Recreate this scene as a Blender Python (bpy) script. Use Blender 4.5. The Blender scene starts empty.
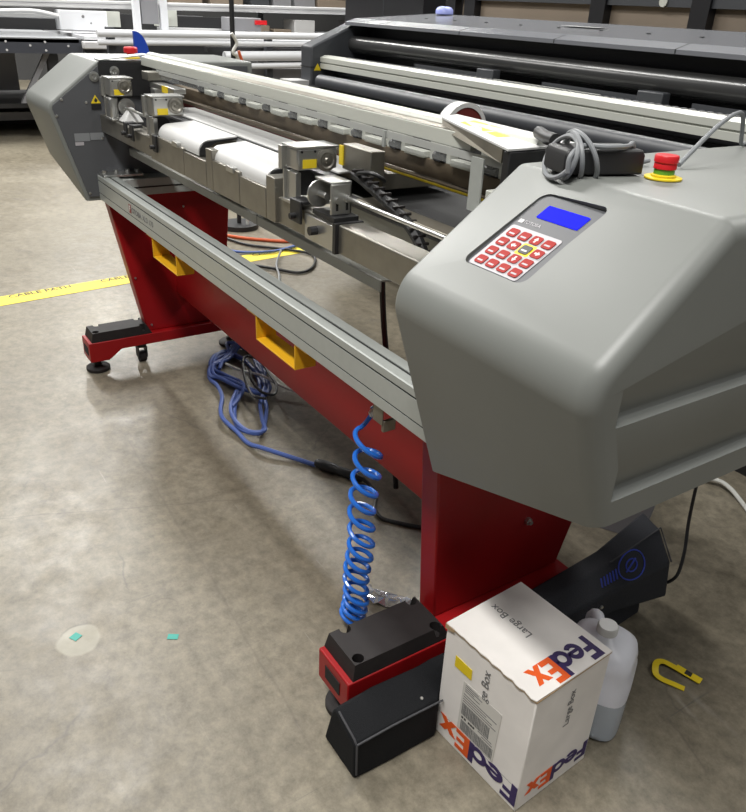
import bpy, bmesh, math, random
from mathutils import Vector, Matrix, Euler
random.seed(7)
sc = bpy.context.scene
COL = sc.collection
PI = math.pi

# ---------------------------------------------------------------- materials
def mat(name, col, rough=.5, metal=0., coat=0., noise=0., nscale=30., bump=0., trans=0., spec=.5, alpha=1., emit=None, estr=0.):
    m = bpy.data.materials.new(name); m.use_nodes = True
    nt = m.node_tree; b = nt.nodes['Principled BSDF']
    b.inputs['Base Color'].default_value = (*col, 1)
    b.inputs['Roughness'].default_value = rough
    b.inputs['Metallic'].default_value = metal
    b.inputs['Coat Weight'].default_value = coat
    b.inputs['Coat Roughness'].default_value = .15
    b.inputs['Transmission Weight'].default_value = trans
    b.inputs['Specular IOR Level'].default_value = spec
    b.inputs['Alpha'].default_value = alpha
    if emit:
        b.inputs['Emission Color'].default_value = (*emit, 1)
        b.inputs['Emission Strength'].default_value = estr
    if noise > 0 or bump > 0:
        tc = nt.nodes.new('ShaderNodeTexCoord')
        n = nt.nodes.new('ShaderNodeTexNoise'); n.inputs['Scale'].default_value = nscale
        n.inputs['Detail'].default_value = 5
        nt.links.new(tc.outputs['Object'], n.inputs['Vector'])
        if noise > 0:
            r = nt.nodes.new('ShaderNodeMapRange')
            r.inputs['From Min'].default_value = .3; r.inputs['From Max'].default_value = .7
            r.inputs['To Min'].default_value = 1 - noise; r.inputs['To Max'].default_value = 1 + noise
            nt.links.new(n.outputs['Fac'], r.inputs['Value'])
            mx = nt.nodes.new('ShaderNodeVectorMath'); mx.operation = 'SCALE'
            mx.inputs[0].default_value = col
            nt.links.new(r.outputs['Result'], mx.inputs['Scale'])
            nt.links.new(mx.outputs['Vector'], b.inputs['Base Color'])
        if bump > 0:
            bp = nt.nodes.new('ShaderNodeBump'); bp.inputs['Strength'].default_value = bump
            bp.inputs['Distance'].default_value = .002
            nt.links.new(n.outputs['Fac'], bp.inputs['Height'])
            nt.links.new(bp.outputs['Normal'], b.inputs['Normal'])
    return m

M = {}
M['hood'] = mat('grey_painted_shell', (.190, .198, .186), .42, noise=.05, nscale=4, bump=.0)
M['panel_grey'] = mat('dark_grey_panel', (.085, .088, .095), .45)
M['alu'] = mat('silver_painted_profile', (.42, .44, .42), .38, .25, noise=.03, nscale=60)
M['alu_tray'] = mat('silver_tray', (.44, .44, .40), .45, .1)
M['steel'] = mat('brushed_steel', (.30, .285, .25), .35, .85, noise=.1, nscale=25)
M['steel_dk'] = mat('worn_steel', (.23, .21, .17), .42, .7, noise=.15, nscale=15)
M['zinc'] = mat('zinc_plated', (.55, .55, .53), .28, .9)
M['red'] = mat('red_enamel', (.30, .006, .008), .42, coat=.08, noise=.05, nscale=5, spec=.3)
M['black'] = mat('black_plastic', (.016, .016, .017), .45)
M['rubber'] = mat('black_rubber', (.018, .015, .015), .6, noise=.1, nscale=40, bump=.2, spec=.3)
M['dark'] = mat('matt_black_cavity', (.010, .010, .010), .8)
M['fabric'] = mat('black_woven_fabric', (.034, .036, .042), .85, noise=.2, nscale=500, bump=.5, spec=.25)
M['fabric_dark'] = mat('black_bag_fabric', (.010, .0105, .012), .85, noise=.2, nscale=500, bump=.5, spec=.2)
M['piping'] = mat('grey_piping', (.05, .05, .055), .7)
M['yellow'] = mat('yellow_paint', (.75, .40, .012), .45)
M['label_y'] = mat('yellow_label', (.80, .60, .02), .5)
M['tape'] = mat('yellow_floor_tape', (.75, .60, .04), .55, noise=.1, nscale=20)
M['white'] = mat('white_coated_sheet', (.60, .60, .59), .4)
M['cream'] = mat('offwhite_enamel', (.50, .51, .46), .4)
M['cardboard'] = mat('brown_cardboard_edge', (.40, .28, .16), .8)
M['boxwhite'] = mat('white_box_card', (.82, .785, .75), .6, noise=.06, nscale=12, bump=.15)
M['orange'] = mat('orange_ink', (.75, .10, .01), .6)
M['purple'] = mat('purple_ink', (.035, .018, .10), .6)
M['greyink'] = mat('grey_ink', (.16, .16, .16), .7)
M['blackink'] = mat('black_ink', (.03, .03, .03), .7)
M['paper'] = mat('label_paper', (.62, .60, .56), .6)
M['blue'] = mat('blue_polyurethane', (.02, .16, .65), .25, coat=.5)
M['bluecable'] = mat('blue_cable_sheath', (.07, .12, .36), .45)
M['greycable'] = mat('grey_cable_sheath', (.22, .23, .24), .45)
M['whitecable'] = mat('white_cable_sheath', (.6, .6, .56), .45)
M['orangecable'] = mat('orange_cable_sheath', (.55, .09, .02), .5)
M['estop'] = mat('red_button_plastic', (.60, .015, .02), .35)
M['green'] = mat('green_plastic', (.12, .35, .03), .4)
M['btn'] = mat('red_key', (.36, .025, .02), .55, spec=.2)
M['keyplate'] = mat('silver_membrane', (.42, .40, .42), .4)
M['lcd'] = mat('blue_lcd', (.0, .0, .1), .6, emit=(.006, .012, .98), estr=1.0, spec=.1)
M['hdpe'] = mat('translucent_jug_plastic', (.86, .87, .93), .35, trans=.35)
M['water'] = mat('liquid_seen_in_jug', (.62, .68, .76), .15, trans=.3)
M['logo_blue'] = mat('blue_stitched_logo', (.04, .07, .45), .6)
M['teal'] = mat('teal_sticker', (.03, .33, .27), .5)
M['brown'] = mat('brown_backing', (.16, .125, .085), .5, .2, noise=.2, nscale=8)
M['redstrip'] = mat('red_cutting_strip', (.22, .02, .012), .4)
M['pglass'] = mat('clear_shield', (.60, .62, .61), .08, trans=0., alpha=.12)
M['strip'] = mat('frosted_strip', (.50, .51, .49), .3, alpha=.75)
M['printer_top'] = mat('grey_printer_lid', (.16, .165, .18), .22)
M['printer_blk'] = mat('black_printer_body', (.012, .012, .014), .35)
M['charcoal'] = mat('charcoal_end_cover', (.045, .048, .054), .45)
M['roller'] = mat('dark_rubber_roller', (.05, .05, .05), .25, .3)
M['tan'] = mat('tan_panel', (.20, .16, .12), .7, noise=.08, nscale=2)
M['navy'] = mat('navy_apron', (.035, .038, .048), .5)
M['wall'] = mat('dark_hall_wall', (.05, .05, .05), .9, noise=.3, nscale=.7)
M['bgwhite'] = mat('white_machine_paint', (.62, .63, .65), .4)
M['bggrey'] = mat('light_grey_extrusion', (.50, .50, .50), .4)
M['shadegrey'] = mat('mid_grey_sheet', (.20, .20, .21), .6)
M['finblue'] = mat('blue_acrylic', (.015, .06, .42), .3)
M['violet'] = mat('pale_blue_bottle', (.35, .40, .80), .3)
M['foil'] = mat('crinkled_clear_film', (.75, .75, .78), .15, .8)
M['cuporange'] = mat('maroon_core', (.13, .012, .010), .6)

# ---------------------------------------------------------------- mesh builder
class MB:
    def __init__(s): s.v = []; s.f = []
    def add(s, vs, fs):
        o = len(s.v); s.v += [Vector(p) for p in vs]; s.f += [tuple(i + o for i in f) for f in fs]; return s
    def box(s, x0, x1, y0, y1, z0, z1):
        vs = [(x, y, z) for z in (z0, z1) for y in (y0, y1) for x in (x0, x1)]
        return s.add(vs, [(0, 2, 3, 1), (4, 5, 7, 6), (0, 1, 5, 4), (2, 6, 7, 3), (0, 4, 6, 2), (1, 3, 7, 5)])
    def loft(s, rings, cap=True, closed=True):
        n = len(rings[0]); vs = [p for r in rings for p in r]; fs = []
        for k in range(len(rings) - 1):
            for i in range(n if closed else n - 1):
                j = (i + 1) % n
                fs.append((k * n + i, k * n + j, (k + 1) * n + j, (k + 1) * n + i))
        if cap: fs.append(tuple(range(n - 1, -1, -1))); fs.append(tuple((len(rings) - 1) * n + i for i in range(n)))
        return s.add(vs, fs)
    def prism(s, pts, d):
        d = Vector(d); return s.loft([[Vector(p) for p in pts], [Vector(p) + d for p in pts]])
    def xprism(s, yz, x0, x1): return s.loft([[(x0, y, z) for y, z in yz], [(x1, y, z) for y, z in yz]])
    def yprism(s, xz, y0, y1): return s.loft([[(x, y0, z) for x, z in xz], [(x, y1, z) for x, z in xz]])
    def cyl(s, p0, p1, r, r1=None, n=20, cap=True):
        p0 = Vector(p0); p1 = Vector(p1); r1 = r if r1 is None else r1
        d = (p1 - p0).normalized(); a = d.orthogonal().normalized(); b = d.cross(a)
        ring = lambda c, rr: [c + (a * math.cos(2 * PI * i / n) + b * math.sin(2 * PI * i / n)) * rr for i in range(n)]
        return s.loft([ring(p0, r), ring(p1, r1)], cap)
    def lathe(s, c, prof, axis=(0, 0, 1), n=24):
        c = Vector(c); d = Vector(axis).normalized(); a = d.orthogonal().normalized(); b = d.cross(a)
        rings = [[c + d * h + (a * math.cos(2 * PI * i / n) + b * math.sin(2 * PI * i / n)) * max(r, 1e-5) for i in range(n)] for r, h in prof]
        return s.loft(rings)
    def tube(s, pts, r, n=8):
        pts = [Vector(p) for p in pts]; rings = []; up = None
        for i, p in enumerate(pts):
            t = (pts[min(i + 1, len(pts) - 1)] - pts[max(i - 1, 0)]).normalized()
            if up is None: up = t.orthogonal().normalized()
            up = (up - t * up.dot(t)).normalized(); b = t.cross(up)
            rings.append([p + (up * math.cos(2 * PI * k / n) + b * math.sin(2 * PI * k / n)) * r for k in range(n)])
        return s.loft(rings)
    def mesh(s, name):
        me = bpy.data.meshes.new(name); me.from_pydata([tuple(v) for v in s.v], [], s.f)
        bm = bmesh.new(); bm.from_mesh(me); bmesh.ops.recalc_face_normals(bm, faces=bm.faces); bm.to_mesh(me); bm.free()
        return me

def smooth_curve(pts, k=8, closed=False):
    pts = [Vector(p) for p in pts]; out = []; n = len(pts)
    for i in range(n if closed else n - 1):
        g = (lambda j: pts[j % n]) if closed else (lambda j: pts[max(0, min(n - 1, j))])
        a, b, c, d = g(i - 1), g(i), g(i + 1), g(i + 2)
        for q in range(k):
            t = q / k
            out.append(.5 * ((2 * b) + (c - a) * t + (2 * a - 5 * b + 4 * c - d) * t * t + (3 * b - a - 3 * c + d) * t ** 3))
    out.append(pts[0] if closed else pts[-1]); return out

def link(name, me, m, parent=None, bevel=0., seg=2, smooth=True, ang=40, label=None):
    o = bpy.data.objects.new(name, me); COL.objects.link(o)
    if m: me.materials.append(m)
    if smooth:
        me.shade_smooth(); me.set_sharp_from_angle(angle=math.radians(ang))
    if bevel > 0:
        b = o.modifiers.new('bevel', 'BEVEL'); b.width = bevel; b.segments = seg; b.limit_method = 'ANGLE'
        b.angle_limit = math.radians(35); b.harden_normals = False
    if parent:
        o.parent = parent
        if parent.type == 'EMPTY': o.matrix_parent_inverse = Matrix.LocRotScale(parent.location, parent.rotation_euler, None).inverted()
    if label: o['label'] = label
    return o
def P(name, mb, m, parent=None, **k): return link(name, mb.mesh(name), m, parent, **k)
def thing(name, label, cat, loc, group=None):
    o = bpy.data.objects.new(name, None); COL.objects.link(o); o.location = loc; o.empty_display_size = .1
    return tag(o, label, cat, group)
def tag(o, label, cat, group=None):
    o['label'] = label; o['category'] = cat
    if group: o['group'] = group
    return o
def struct(o): o['kind'] = 'structure'; return o
def baked(o, others=()):
    """apply modifiers and drop helper cutters"""
    dg = bpy.context.evaluated_depsgraph_get(); dg.update()
    me = bpy.data.meshes.new_from_object(o.evaluated_get(dg))
    o.modifiers.clear(); o.data = me
    for c in others: bpy.data.objects.remove(c)
    return o
def text_mesh(s, size, mtx, depth=.0006, bold=0., sx=1., spacing=1.):
    cu = bpy.data.curves.new('lettering', 'FONT'); cu.body = s; cu.size = size; cu.offset = bold; cu.extrude = depth
    cu.space_character = spacing; cu.align_x = 'LEFT'; cu.resolution_u = 3
    o = bpy.data.objects.new('lettering', cu); COL.objects.link(o)
    dg = bpy.context.evaluated_depsgraph_get(); dg.update()
    me = bpy.data.meshes.new_from_object(o.evaluated_get(dg)); bpy.data.objects.remove(o)
    me.transform(Matrix.Diagonal((sx, 1, 1, 1))); me.transform(mtx); return me
def frame(o, r, u):
    """matrix whose local x runs along r and y along u, origin o"""
    r = Vector(r).normalized(); u = Vector(u).normalized(); n = r.cross(u)
    return Matrix(((r.x, u.x, n.x, o[0]), (r.y, u.y, n.y, o[1]), (r.z, u.z, n.z, o[2]), (0, 0, 0, 1)))
def T(name, s, size, mtx, m, parent, **k):
    return link(name, text_mesh(s, size, mtx, **k), m, parent, smooth=False)

# ================================================================ SETTING
def floor_material():
    m = bpy.data.materials.new('polished_worn_concrete'); m.use_nodes = True
    nt = m.node_tree; N = nt.nodes; L = nt.links; b = N['Principled BSDF']
    tc = N.new('ShaderNodeTexCoord')
    def noise(scale, detail=6, rough=.6, vec=None, dist=0.):
        n = N.new('ShaderNodeTexNoise'); n.inputs['Scale'].default_value = scale
        n.inputs['Detail'].default_value = detail; n.inputs['Roughness'].default_value = rough
        n.inputs['Distortion'].default_value = dist
        L.new(vec or tc.outputs['Object'], n.inputs['Vector']); return n.outputs['Fac']
    def ramp(v, stops):
        r = N.new('ShaderNodeValToRGB'); el = r.color_ramp.elements
        el[0].position, el[0].color = stops[0][0], (*stops[0][1], 1)
        el[1].position, el[1].color = stops[1][0], (*stops[1][1], 1)
        for p, c in stops[2:]:
            e = el.new(p); e.color = (*c, 1)
        L.new(v, r.inputs['Fac']); return r.outputs['Color']
    def mix(a, b_, fac, mode='MIX'):
        x = N.new('ShaderNodeMix'); x.data_type = 'RGBA'; x.blend_type = mode
        if isinstance(fac, float): x.inputs['Factor'].default_value = fac
        else: L.new(fac, x.inputs['Factor'])
        for s, i in ((a, 6), (b_, 7)):
            if isinstance(s, tuple): x.inputs[i].default_value = (*s, 1)
            else: L.new(s, x.inputs[i])
        return x.outputs[2]
    base = ramp(noise(1.3, 8, .62), [(.3, (.158, .136, .098)), (.70, (.250, .222, .168))])
    fine = ramp(noise(26, 10, .78), [(.34, (.58, .58, .58)), (.64, (1.18, 1.18, 1.18))])
    c = mix(base, fine, 1.0, 'MULTIPLY')
    # dark smudges
    sm = ramp(noise(3.1, 5, .75, dist=.8), [(.60, (0, 0, 0)), (.74, (1, 1, 1))])
    c = mix(c, (.13, .12, .10), N_scale(N, L, sm, .6))
    # long scratches
    mp = N.new('ShaderNodeMapping'); mp.inputs['Scale'].default_value = (60, 1.6, 1); mp.inputs['Rotation'].default_value = (0, 0, .35)
    L.new(tc.outputs['Object'], mp.inputs['Vector'])
    s1 = ramp(noise(1.0, 4, .6, mp.outputs['Vector']), [(.68, (0, 0, 0)), (.74, (1, 1, 1))])
    c = mix(c, (.11, .10, .085), N_scale(N, L, s1, .75))
    mp2 = N.new('ShaderNodeMapping'); mp2.inputs['Scale'].default_value = (2, 45, 1); mp2.inputs['Rotation'].default_value = (0, 0, -.5)
    L.new(tc.outputs['Object'], mp2.inputs['Vector'])
    s2 = ramp(noise(1.0, 4, .6, mp2.outputs['Vector']), [(.69, (0, 0, 0)), (.75, (1, 1, 1))])
    c = mix(c, (.42, .40, .35), N_scale(N, L, s2, .55))
    # cracks
    vo = N.new('ShaderNodeTexVoronoi'); vo.feature = 'DISTANCE_TO_EDGE'; vo.inputs['Scale'].default_value = 1.15
    wv = N.new('ShaderNodeVectorMath'); wv.operation = 'ADD'
    wn = N.new('ShaderNodeTexNoise'); wn.inputs['Scale'].default_value = 3.; wn.inputs['Detail'].default_value = 5
    ws = N.new('ShaderNodeVectorMath'); ws.operation = 'SCALE'; ws.inputs['Scale'].default_value = .35
    L.new(tc.outputs['Object'], wn.inputs['Vector']); L.new(wn.outputs['Color'], ws.inputs[0])
    L.new(tc.outputs['Object'], wv.inputs[0]); L.new(ws.outputs['Vector'], wv.inputs[1]); L.new(wv.outputs['Vector'], vo.inputs['Vector'])
    cr = ramp(vo.outputs['Distance'], [(0., (1, 1, 1)), (.006, (0, 0, 0))])
    gate = ramp(noise(2.2, 2), [(.52, (0, 0, 0)), (.6, (1, 1, 1))])
    cr = mix(cr, gate, 1.0, 'MULTIPLY')
    c = mix(c, (.09, .08, .07), N_scale(N, L, cr, .55))
    # slab joint, dragged marks, the pale filler patches
    wob = N.new('ShaderNodeVectorMath'); wob.operation = 'MULTIPLY_ADD'; wob.inputs[1].default_value = (.03, .03, 0)
    wn2 = N.new('ShaderNodeTexNoise'); wn2.inputs['Scale'].default_value = 9; wn2.inputs['Detail'].default_value = 6
    L.new(tc.outputs['Object'], wn2.inputs['Vector']); L.new(wn2.outputs['Color'], wob.inputs[0]); L.new(tc.outputs['Object'], wob.inputs[2])
    def mth(op, a, b_=None, clamp=False):
        x = N.new('ShaderNodeMath'); x.operation = op; x.use_clamp = clamp
        for i, v in enumerate((a, b_)):
            if v is None: continue
            if isinstance(v, (int, float)): x.inputs[i].default_value = v
            else: L.new(v, x.inputs[i])
        return x.outputs[0]
    sp = N.new('ShaderNodeSeparateXYZ'); L.new(wob.outputs[0], sp.inputs[0])
    X, Y = sp.outputs[0], sp.outputs[1]
    def line(p0, p1, wd, soft=.4):
        dx, dy = p1[0] - p0[0], p1[1] - p0[1]; ln = math.hypot(dx, dy); dx /= ln; dy /= ln
        o = .015
        u = mth('ADD', mth('MULTIPLY', mth('SUBTRACT', X, p0[0] + o), dx), mth('MULTIPLY', mth('SUBTRACT', Y, p0[1] + o), dy))
        v = mth('ABSOLUTE', mth('ADD', mth('MULTIPLY', mth('SUBTRACT', X, p0[0] + o), -dy), mth('MULTIPLY', mth('SUBTRACT', Y, p0[1] + o), dx)))
        inside = mth('MULTIPLY', mth('MULTIPLY', u, 12., True), mth('MULTIPLY', mth('SUBTRACT', ln, u), 12., True))
        return mth('MULTIPLY', mth('SUBTRACT', 1., mth('DIVIDE', v, wd), True), inside)
    def spot(c0, r0, r1):
        d = mth('SQRT', mth('ADD', mth('POWER', mth('SUBTRACT', X, c0[0] + .015), 2.), mth('POWER', mth('SUBTRACT', Y, c0[1] + .015), 2.)))
        return mth('DIVIDE', mth('SUBTRACT', r1, d), r1 - r0, True), d
    for p0, p1, wd, k in (((-1.997, .05), (-1.697, .815), .004, .5), ((-2.3, .56), (-.80, .50), .005, .30), ((-.62, 1.20), (-.40, 1.12), .004, .5), ((-1.50, -.2), (-1.35, .12), .003, .3)):
        c = mix(c, (.10, .085, .07), N_scale(N, L, line(p0, p1, wd), k))
    for p0, p1, wd, k in (((-.60, 1.28), (-.42, 1.26), .010, .5), ((-.62, 1.25), (-.50, 1.22), .008, .4)):
        c = mix(c, (.50, .48, .43), N_scale(N, L, mth('MULTIPLY', line(p0, p1, wd), gate), k))
    m_, d_ = spot((-1.40, .19), .046, .052); c = mix(c, (.36, .34, .27), N_scale(N, L, m_, .6))
    for cx, cy, rr in ((-1.40, .19, .050), (-1.34, .37, .055), (-1.40, .39, .035)):
        m_, d_ = spot((cx, cy), 0, 1); rg = mth('SUBTRACT', 1., mth('DIVIDE', mth('ABSOLUTE', mth('SUBTRACT', d_, rr)), .004), True)
        side = mth('MULTIPLY', mth('SUBTRACT', cx - .01, X), 30., True) if rr == .050 else gate
        c = mix(c, (.07, .06, .05), N_scale(N, L, mth('MULTIPLY', rg, side), .7))
    L.new(c, b.inputs['Base Color'])
    mr = N.new('ShaderNodeMapRange'); mr.inputs['From Min'].default_value = .3; mr.inputs['From Max'].default_value = .7
    mr.inputs['To Min'].default_value = .30; mr.inputs['To Max'].default_value = .48
    L.new(noise(9, 6, .7), mr.inputs['Value']); L.new(mr.outputs['Result'], b.inputs['Roughness'])
    b.inputs['Specular IOR Level'].default_value = .42
    bp = N.new('ShaderNodeBump'); bp.inputs['Strength'].default_value = .12; bp.inputs['Distance'].default_value = .004
    L.new(noise(22, 8, .7), bp.inputs['Height']); L.new(bp.outputs['Normal'], b.inputs['Normal'])
    return m
def N_scale(N, L, sock, k):
    x = N.new('ShaderNodeMath'); x.operation = 'MULTIPLY'; x.inputs[1].default_value = k
    L.new(sock, x.inputs[0]); return x.outputs[0]

M['floor'] = floor_material()
struct(P('floor', MB().box(-14, 6, -5, 12, -.1, 0), M['floor'], smooth=False))
struct(P('wall_left', MB().box(-14.2, -14, -5, 12, -.1, 4.), M['wall'], smooth=False))
struct(P('wall_back', MB().box(-14, 6, 12, 12.2, -.1, 4.), M['wall'], smooth=False))

# ================================================================ CUTTING MACHINE
cut = thing('cutting_machine', 'large grey and red sheet cutter with keypad on its near end hood', 'cutting machine', (-1.8, .95, 0))
XI, XO = -.828, -.458            # near hood inner and outer plane
FI, FO = -2.808, -3.178          # far hood
NB, TT = (.582, .950), (.7885, 1.1075)  # upper structure (hoods, rail, tube, tray): unprojected image pixels, scaled outward about the camera

def hood(name, xi, xo, n, t, bi, bo, yb, r, to=None):
    """end cover: nose n, top crease t, lower lip bi (inner) / bo (outer), back at yb"""
    to = to or t
    inner = [bi, n, t, (yb, t[1]), (yb, bi[1])]
    outer = [bo, n, to, (yb, to[1]), (yb, bo[1])]
    mb = MB().loft([[(xi, *p) for p in inner], [(xo, *p) for p in outer]])
    me = mb.mesh(name); bm = bmesh.new(); bm.from_mesh(me)
    def near(p, q, e=.012): return abs(p.y - q[0]) < e and abs(p.z - q[1]) < e
    def xedges(q, e=1e-4): return [ed for ed in bm.edges if abs(ed.verts[0].co.x - ed.verts[1].co.x) > .1 and near(ed.verts[0].co, q, e) and near(ed.verts[1].co, q, e)]
    bmesh.ops.bevel(bm, geom=xedges(n), offset=r, segments=9, profile=.5, affect='EDGES', clamp_overlap=True)
    bmesh.ops.bevel(bm, geom=[ed for ed in bm.edges if abs(ed.verts[0].co.x - ed.verts[1].co.x) > .1 and all(v.co.z > n[1] + .1 and v.co.y < yb - .1 for v in ed.verts)], offset=.006, segments=2, profile=.5, affect='EDGES', clamp_overlap=True)
    for xx, rr, sg in ((xo, r * .62, 6), (xi, r * .3, 3)):
        lip = bo if xx == xo else bi
        ed = [e for e in bm.edges if all(abs(v.co.x - xx) < 1e-4 for v in e.verts) and not all(abs(v.co.z - lip[1]) < 1e-4 for v in e.verts) and not all(abs(v.co.y - yb) < 1e-4 for v in e.verts)]
        bmesh.ops.bevel(bm, geom=ed, offset=rr, segments=sg, profile=.5, affect='EDGES', clamp_overlap=True)
    bm.to_mesh(me); bm.free()
    return me

def add_cut(o, mb, bev=0.):
    c = bpy.data.objects.new('cutter', mb.mesh('cutter')); COL.objects.link(c)
    if bev:
        b = c.modifiers.new('b', 'BEVEL'); b.width = bev; b.segments = 4; b.limit_method = 'ANGLE'
    m = o.modifiers.new('cut', 'BOOLEAN'); m.operation = 'DIFFERENCE'; m.object = c; m.solver = 'EXACT'
    return c

nh = P('end_hood', MB(), M['hood'], cut, smooth=False)
nh.data = hood('end_hood', XI, XO, NB, (.800, 1.1065), (.690, .618), (.648, .752), 1.31, .040, (.770, 1.1105)); nh.data.materials.append(M['hood'])
# slope frame for the control panel
sd = Vector((0, TT[0] - NB[0], TT[1] - NB[1])).normalized(); sn = Vector((0, -sd.z, sd.y))
S0 = Vector((0, *NB))
def SP(x, s, w=0.): return Vector((x, 0, 0)) + S0 + sd * s + sn * w
def rrect(x0, x1, y0, y1, r, n=5):
    out = []
    for cx, cy, a0 in ((x1 - r, y1 - r, 0), (x0 + r, y1 - r, 90), (x0 + r, y0 + r, 180), (x1 - r, y0 + r, 270)):
        for i in range(n + 1):
            a = math.radians(a0 + 90 * i / n); out.append((cx + r * math.cos(a), cy + r * math.sin(a)))
    return out
PX0, PX1, PS0, PS1 = -.744, -.627, .084, .226
SK = .16
def skx(x, s): return x + SK * (s - .15)
pan = rrect(PX0, PX1, PS0, PS1, .014)
cutters = [add_cut(nh, MB().loft([[SP(skx(x, s), s, -.006) for x, s in pan], [SP(skx(x, s), s, .03) for x, s in pan]]))]
# two long flutes in the outer side face
for zt, zb, y0 in ((.945, .893, .640), (.835, .787, .662)):
    prof = [(XO + .03, zt + .006), (XO + .001, zt), (XO - .014, zb + .010), (XO - .012, zb + .004), (XO + .004, zb), (XO + .03, zb)]
    cutters.append(add_cut(nh, MB().yprism(prof, y0, 1.22), .0015))
baked(nh, cutters); nh.data.shade_smooth(); nh.data.set_sharp_from_angle(angle=math.radians(30))
for fy, fz in ((.700, .640),):
    P('screw', MB().lathe((XI - .001, fy, fz), [(.005, 0), (.005, .002), (.002, .004)], (-1, 0, 0), 10), M['zinc'], nh)

fh = P('end_hood', MB(), M['hood'], cut, smooth=False)
fh.data = hood('end_hood', FI, FO, (.572, .955), (.752, 1.092), (.662, .640), (.632, .752), 1.31, .03); fh.data.materials.append(M['hood'])
fh.data.shade_smooth(); fh.data.set_sharp_from_angle(angle=math.radians(30))
P('inner_panel', MB().xprism([(.672, .655), (.590, .945), (.592, .958), (.752, 1.078), (1.29, 1.078), (1.29, .655)], FI + .001, FI + .006), M['panel_grey'], fh)
for y, z in ((.676, .668), (.600, .925), (.622, .975), (.70, .965), (.74, .85)):
    P('screw', MB().lathe((FI + .006, y, z), [(.0045, 0), (.0045, .002), (.002, .003)], (1, 0, 0), 8), M['zinc'], fh)
P('data_plate', MB().box(FI + .006, FI + .0075, .70, .745, .845, .868), M['greycable'], fh)
P('data_plate', MB().box(FI + .006, FI + .0075, .648, .698, .842, .868), M['greycable'], fh)
P('data_plate', MB().box(FI + .006, FI + .0075, .648, .676, .829, .840), M['keyplate'], fh)
P('warning_triangle', MB().xprism([(.715, .962), (.747, .962), (.731, .988)], FI + .006, FI + .0085), M['label_y'], fh)
P('warning_arrow', MB().xprism([(.728, .966), (.734, .966), (.738, .973), (.731, .980), (.726, .972)], FI + .0086, FI + .009), M['blackink'], fh)
P('label', MB().box(FI + .006, FI + .008, .715, .747, .942, .958), M['black'], fh)

# control panel
cp = P('control_panel', MB().loft([[SP(skx(x, s), s, -.006) for x, s in rrect(PX0 + .001, PX1 - .001, PS0 + .001, PS1 - .001, .013)],
        [SP(skx(x, s), s, -.0035) for x, s in rrect(PX0 + .001, PX1 - .001, PS0 + .001, PS1 - .001, .013)]]), M['panel_grey'], cut, smooth=False)
def sprect(x0, x1, s0, s1, w0, w1, r=.002):
    return MB().loft([[SP(skx(x, s), s, w0) for x, s in rrect(x0, x1, s0, s1, r, 3)], [SP(skx(x, s), s, w1) for x, s in rrect(x0, x1, s0, s1, r, 3)]])
P('membrane', sprect(-.737, -.646, .088, .165, -.0034, -.0026, .004), M['keyplate'], cp, smooth=False)
P('display', sprect(-.718, -.646, .186, .209, -.0034, -.0024), M['lcd'], cp, smooth=False)
bw, bs = .0215, .0178
for r in range(4):
    for c in range(4):
        x = -.731 + c * bw + .0005; s = .092 + (3 - r) * bs
        mid = (r == 1 and c == 2); arrow = (r, c) in ((0, 2), (1, 1), (1, 3), (2, 2))
        if arrow or mid:
            P('key_surround', sprect(x - (.0034 if mid else .0016), x + (.0200 if mid else .0182), s - (.0032 if mid else .0016), s + (.0168 if mid else .0152), -.0026, -.0023, .003), M['label_y'] if mid else M['keyplate'], cp, smooth=False)
        P('key', sprect(x, x + .0165, s, s + .0136, -.0023, -.0012, .003), M['black'] if mid else M['btn'], cp, smooth=False)
        if arrow:
            d = {(0, 2): (0, 1), (2, 2): (0, -1), (1, 1): (-1, 0), (1, 3): (1, 0)}[(r, c)]
            cx, cs = x + .0082, s + .0068; q = (-d[1], d[0])
            pts = [(4, 0), (0, 3), (0, 1.2), (-3.5, 1.2), (-3.5, -1.2), (0, -1.2), (0, -3)]
            pp = [(cx + (d[0] * a + q[0] * b_) * .0012, cs + (d[1] * a + q[1] * b_) * .0012) for a, b_ in pts]
            P('arrow_mark', MB().loft([[SP(skx(a, b_), b_, -.0012) for a, b_ in pp], [SP(skx(a, b_), b_, -.001) for a, b_ in pp]]), M['white'], cp, smooth=False)
        else:
            P('key_mark', sprect(x + .0035, x + .013, s + .0035, s + .006, -.0012, -.0010, .0005), M['keyplate'] if not mid else M['white'], cp, smooth=False)
P('maker_logo', sprect(-.736, -.728, .171, .177, -.0034, -.0030, .001), M['white'], cp, smooth=False)
T('maker_name', 'FOTOBA', .0075, frame(SP(skx(-.726, .172), .172, -.0033), (1, 0, 0), sd), M['keyplate'], cp, depth=.0002)

# emergency stop on the near hood
zt = 1.1095
ES = (-.655, .898)
es = P('emergency_stop', MB().lathe((ES[0], ES[1], zt), [(.0245, 0), (.0245, .002), (.023, .0025)], n=32), M['label_y'], cut, label='yellow disc under the stop button')
P('collar', MB().lathe((ES[0], ES[1], zt + .003), [(.016, 0), (.016, .002), (.013, .003), (.0125, .008)], n=24), M['label_y'], es)
P('green_ring', MB().lathe((ES[0], ES[1], zt + .006), [(.0135, 0), (.0135, .006), (.012, .007)], n=24), M['green'], es)
P('push_button', MB().lathe((ES[0], ES[1], zt + .012), [(.011, 0), (.0150, .001), (.0146, .007), (.0140, .008), (.0157, .0095), (.0157, .0165), (.0145, .0180), (.005, .0185)], n=28), M['estop'], es)
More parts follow.
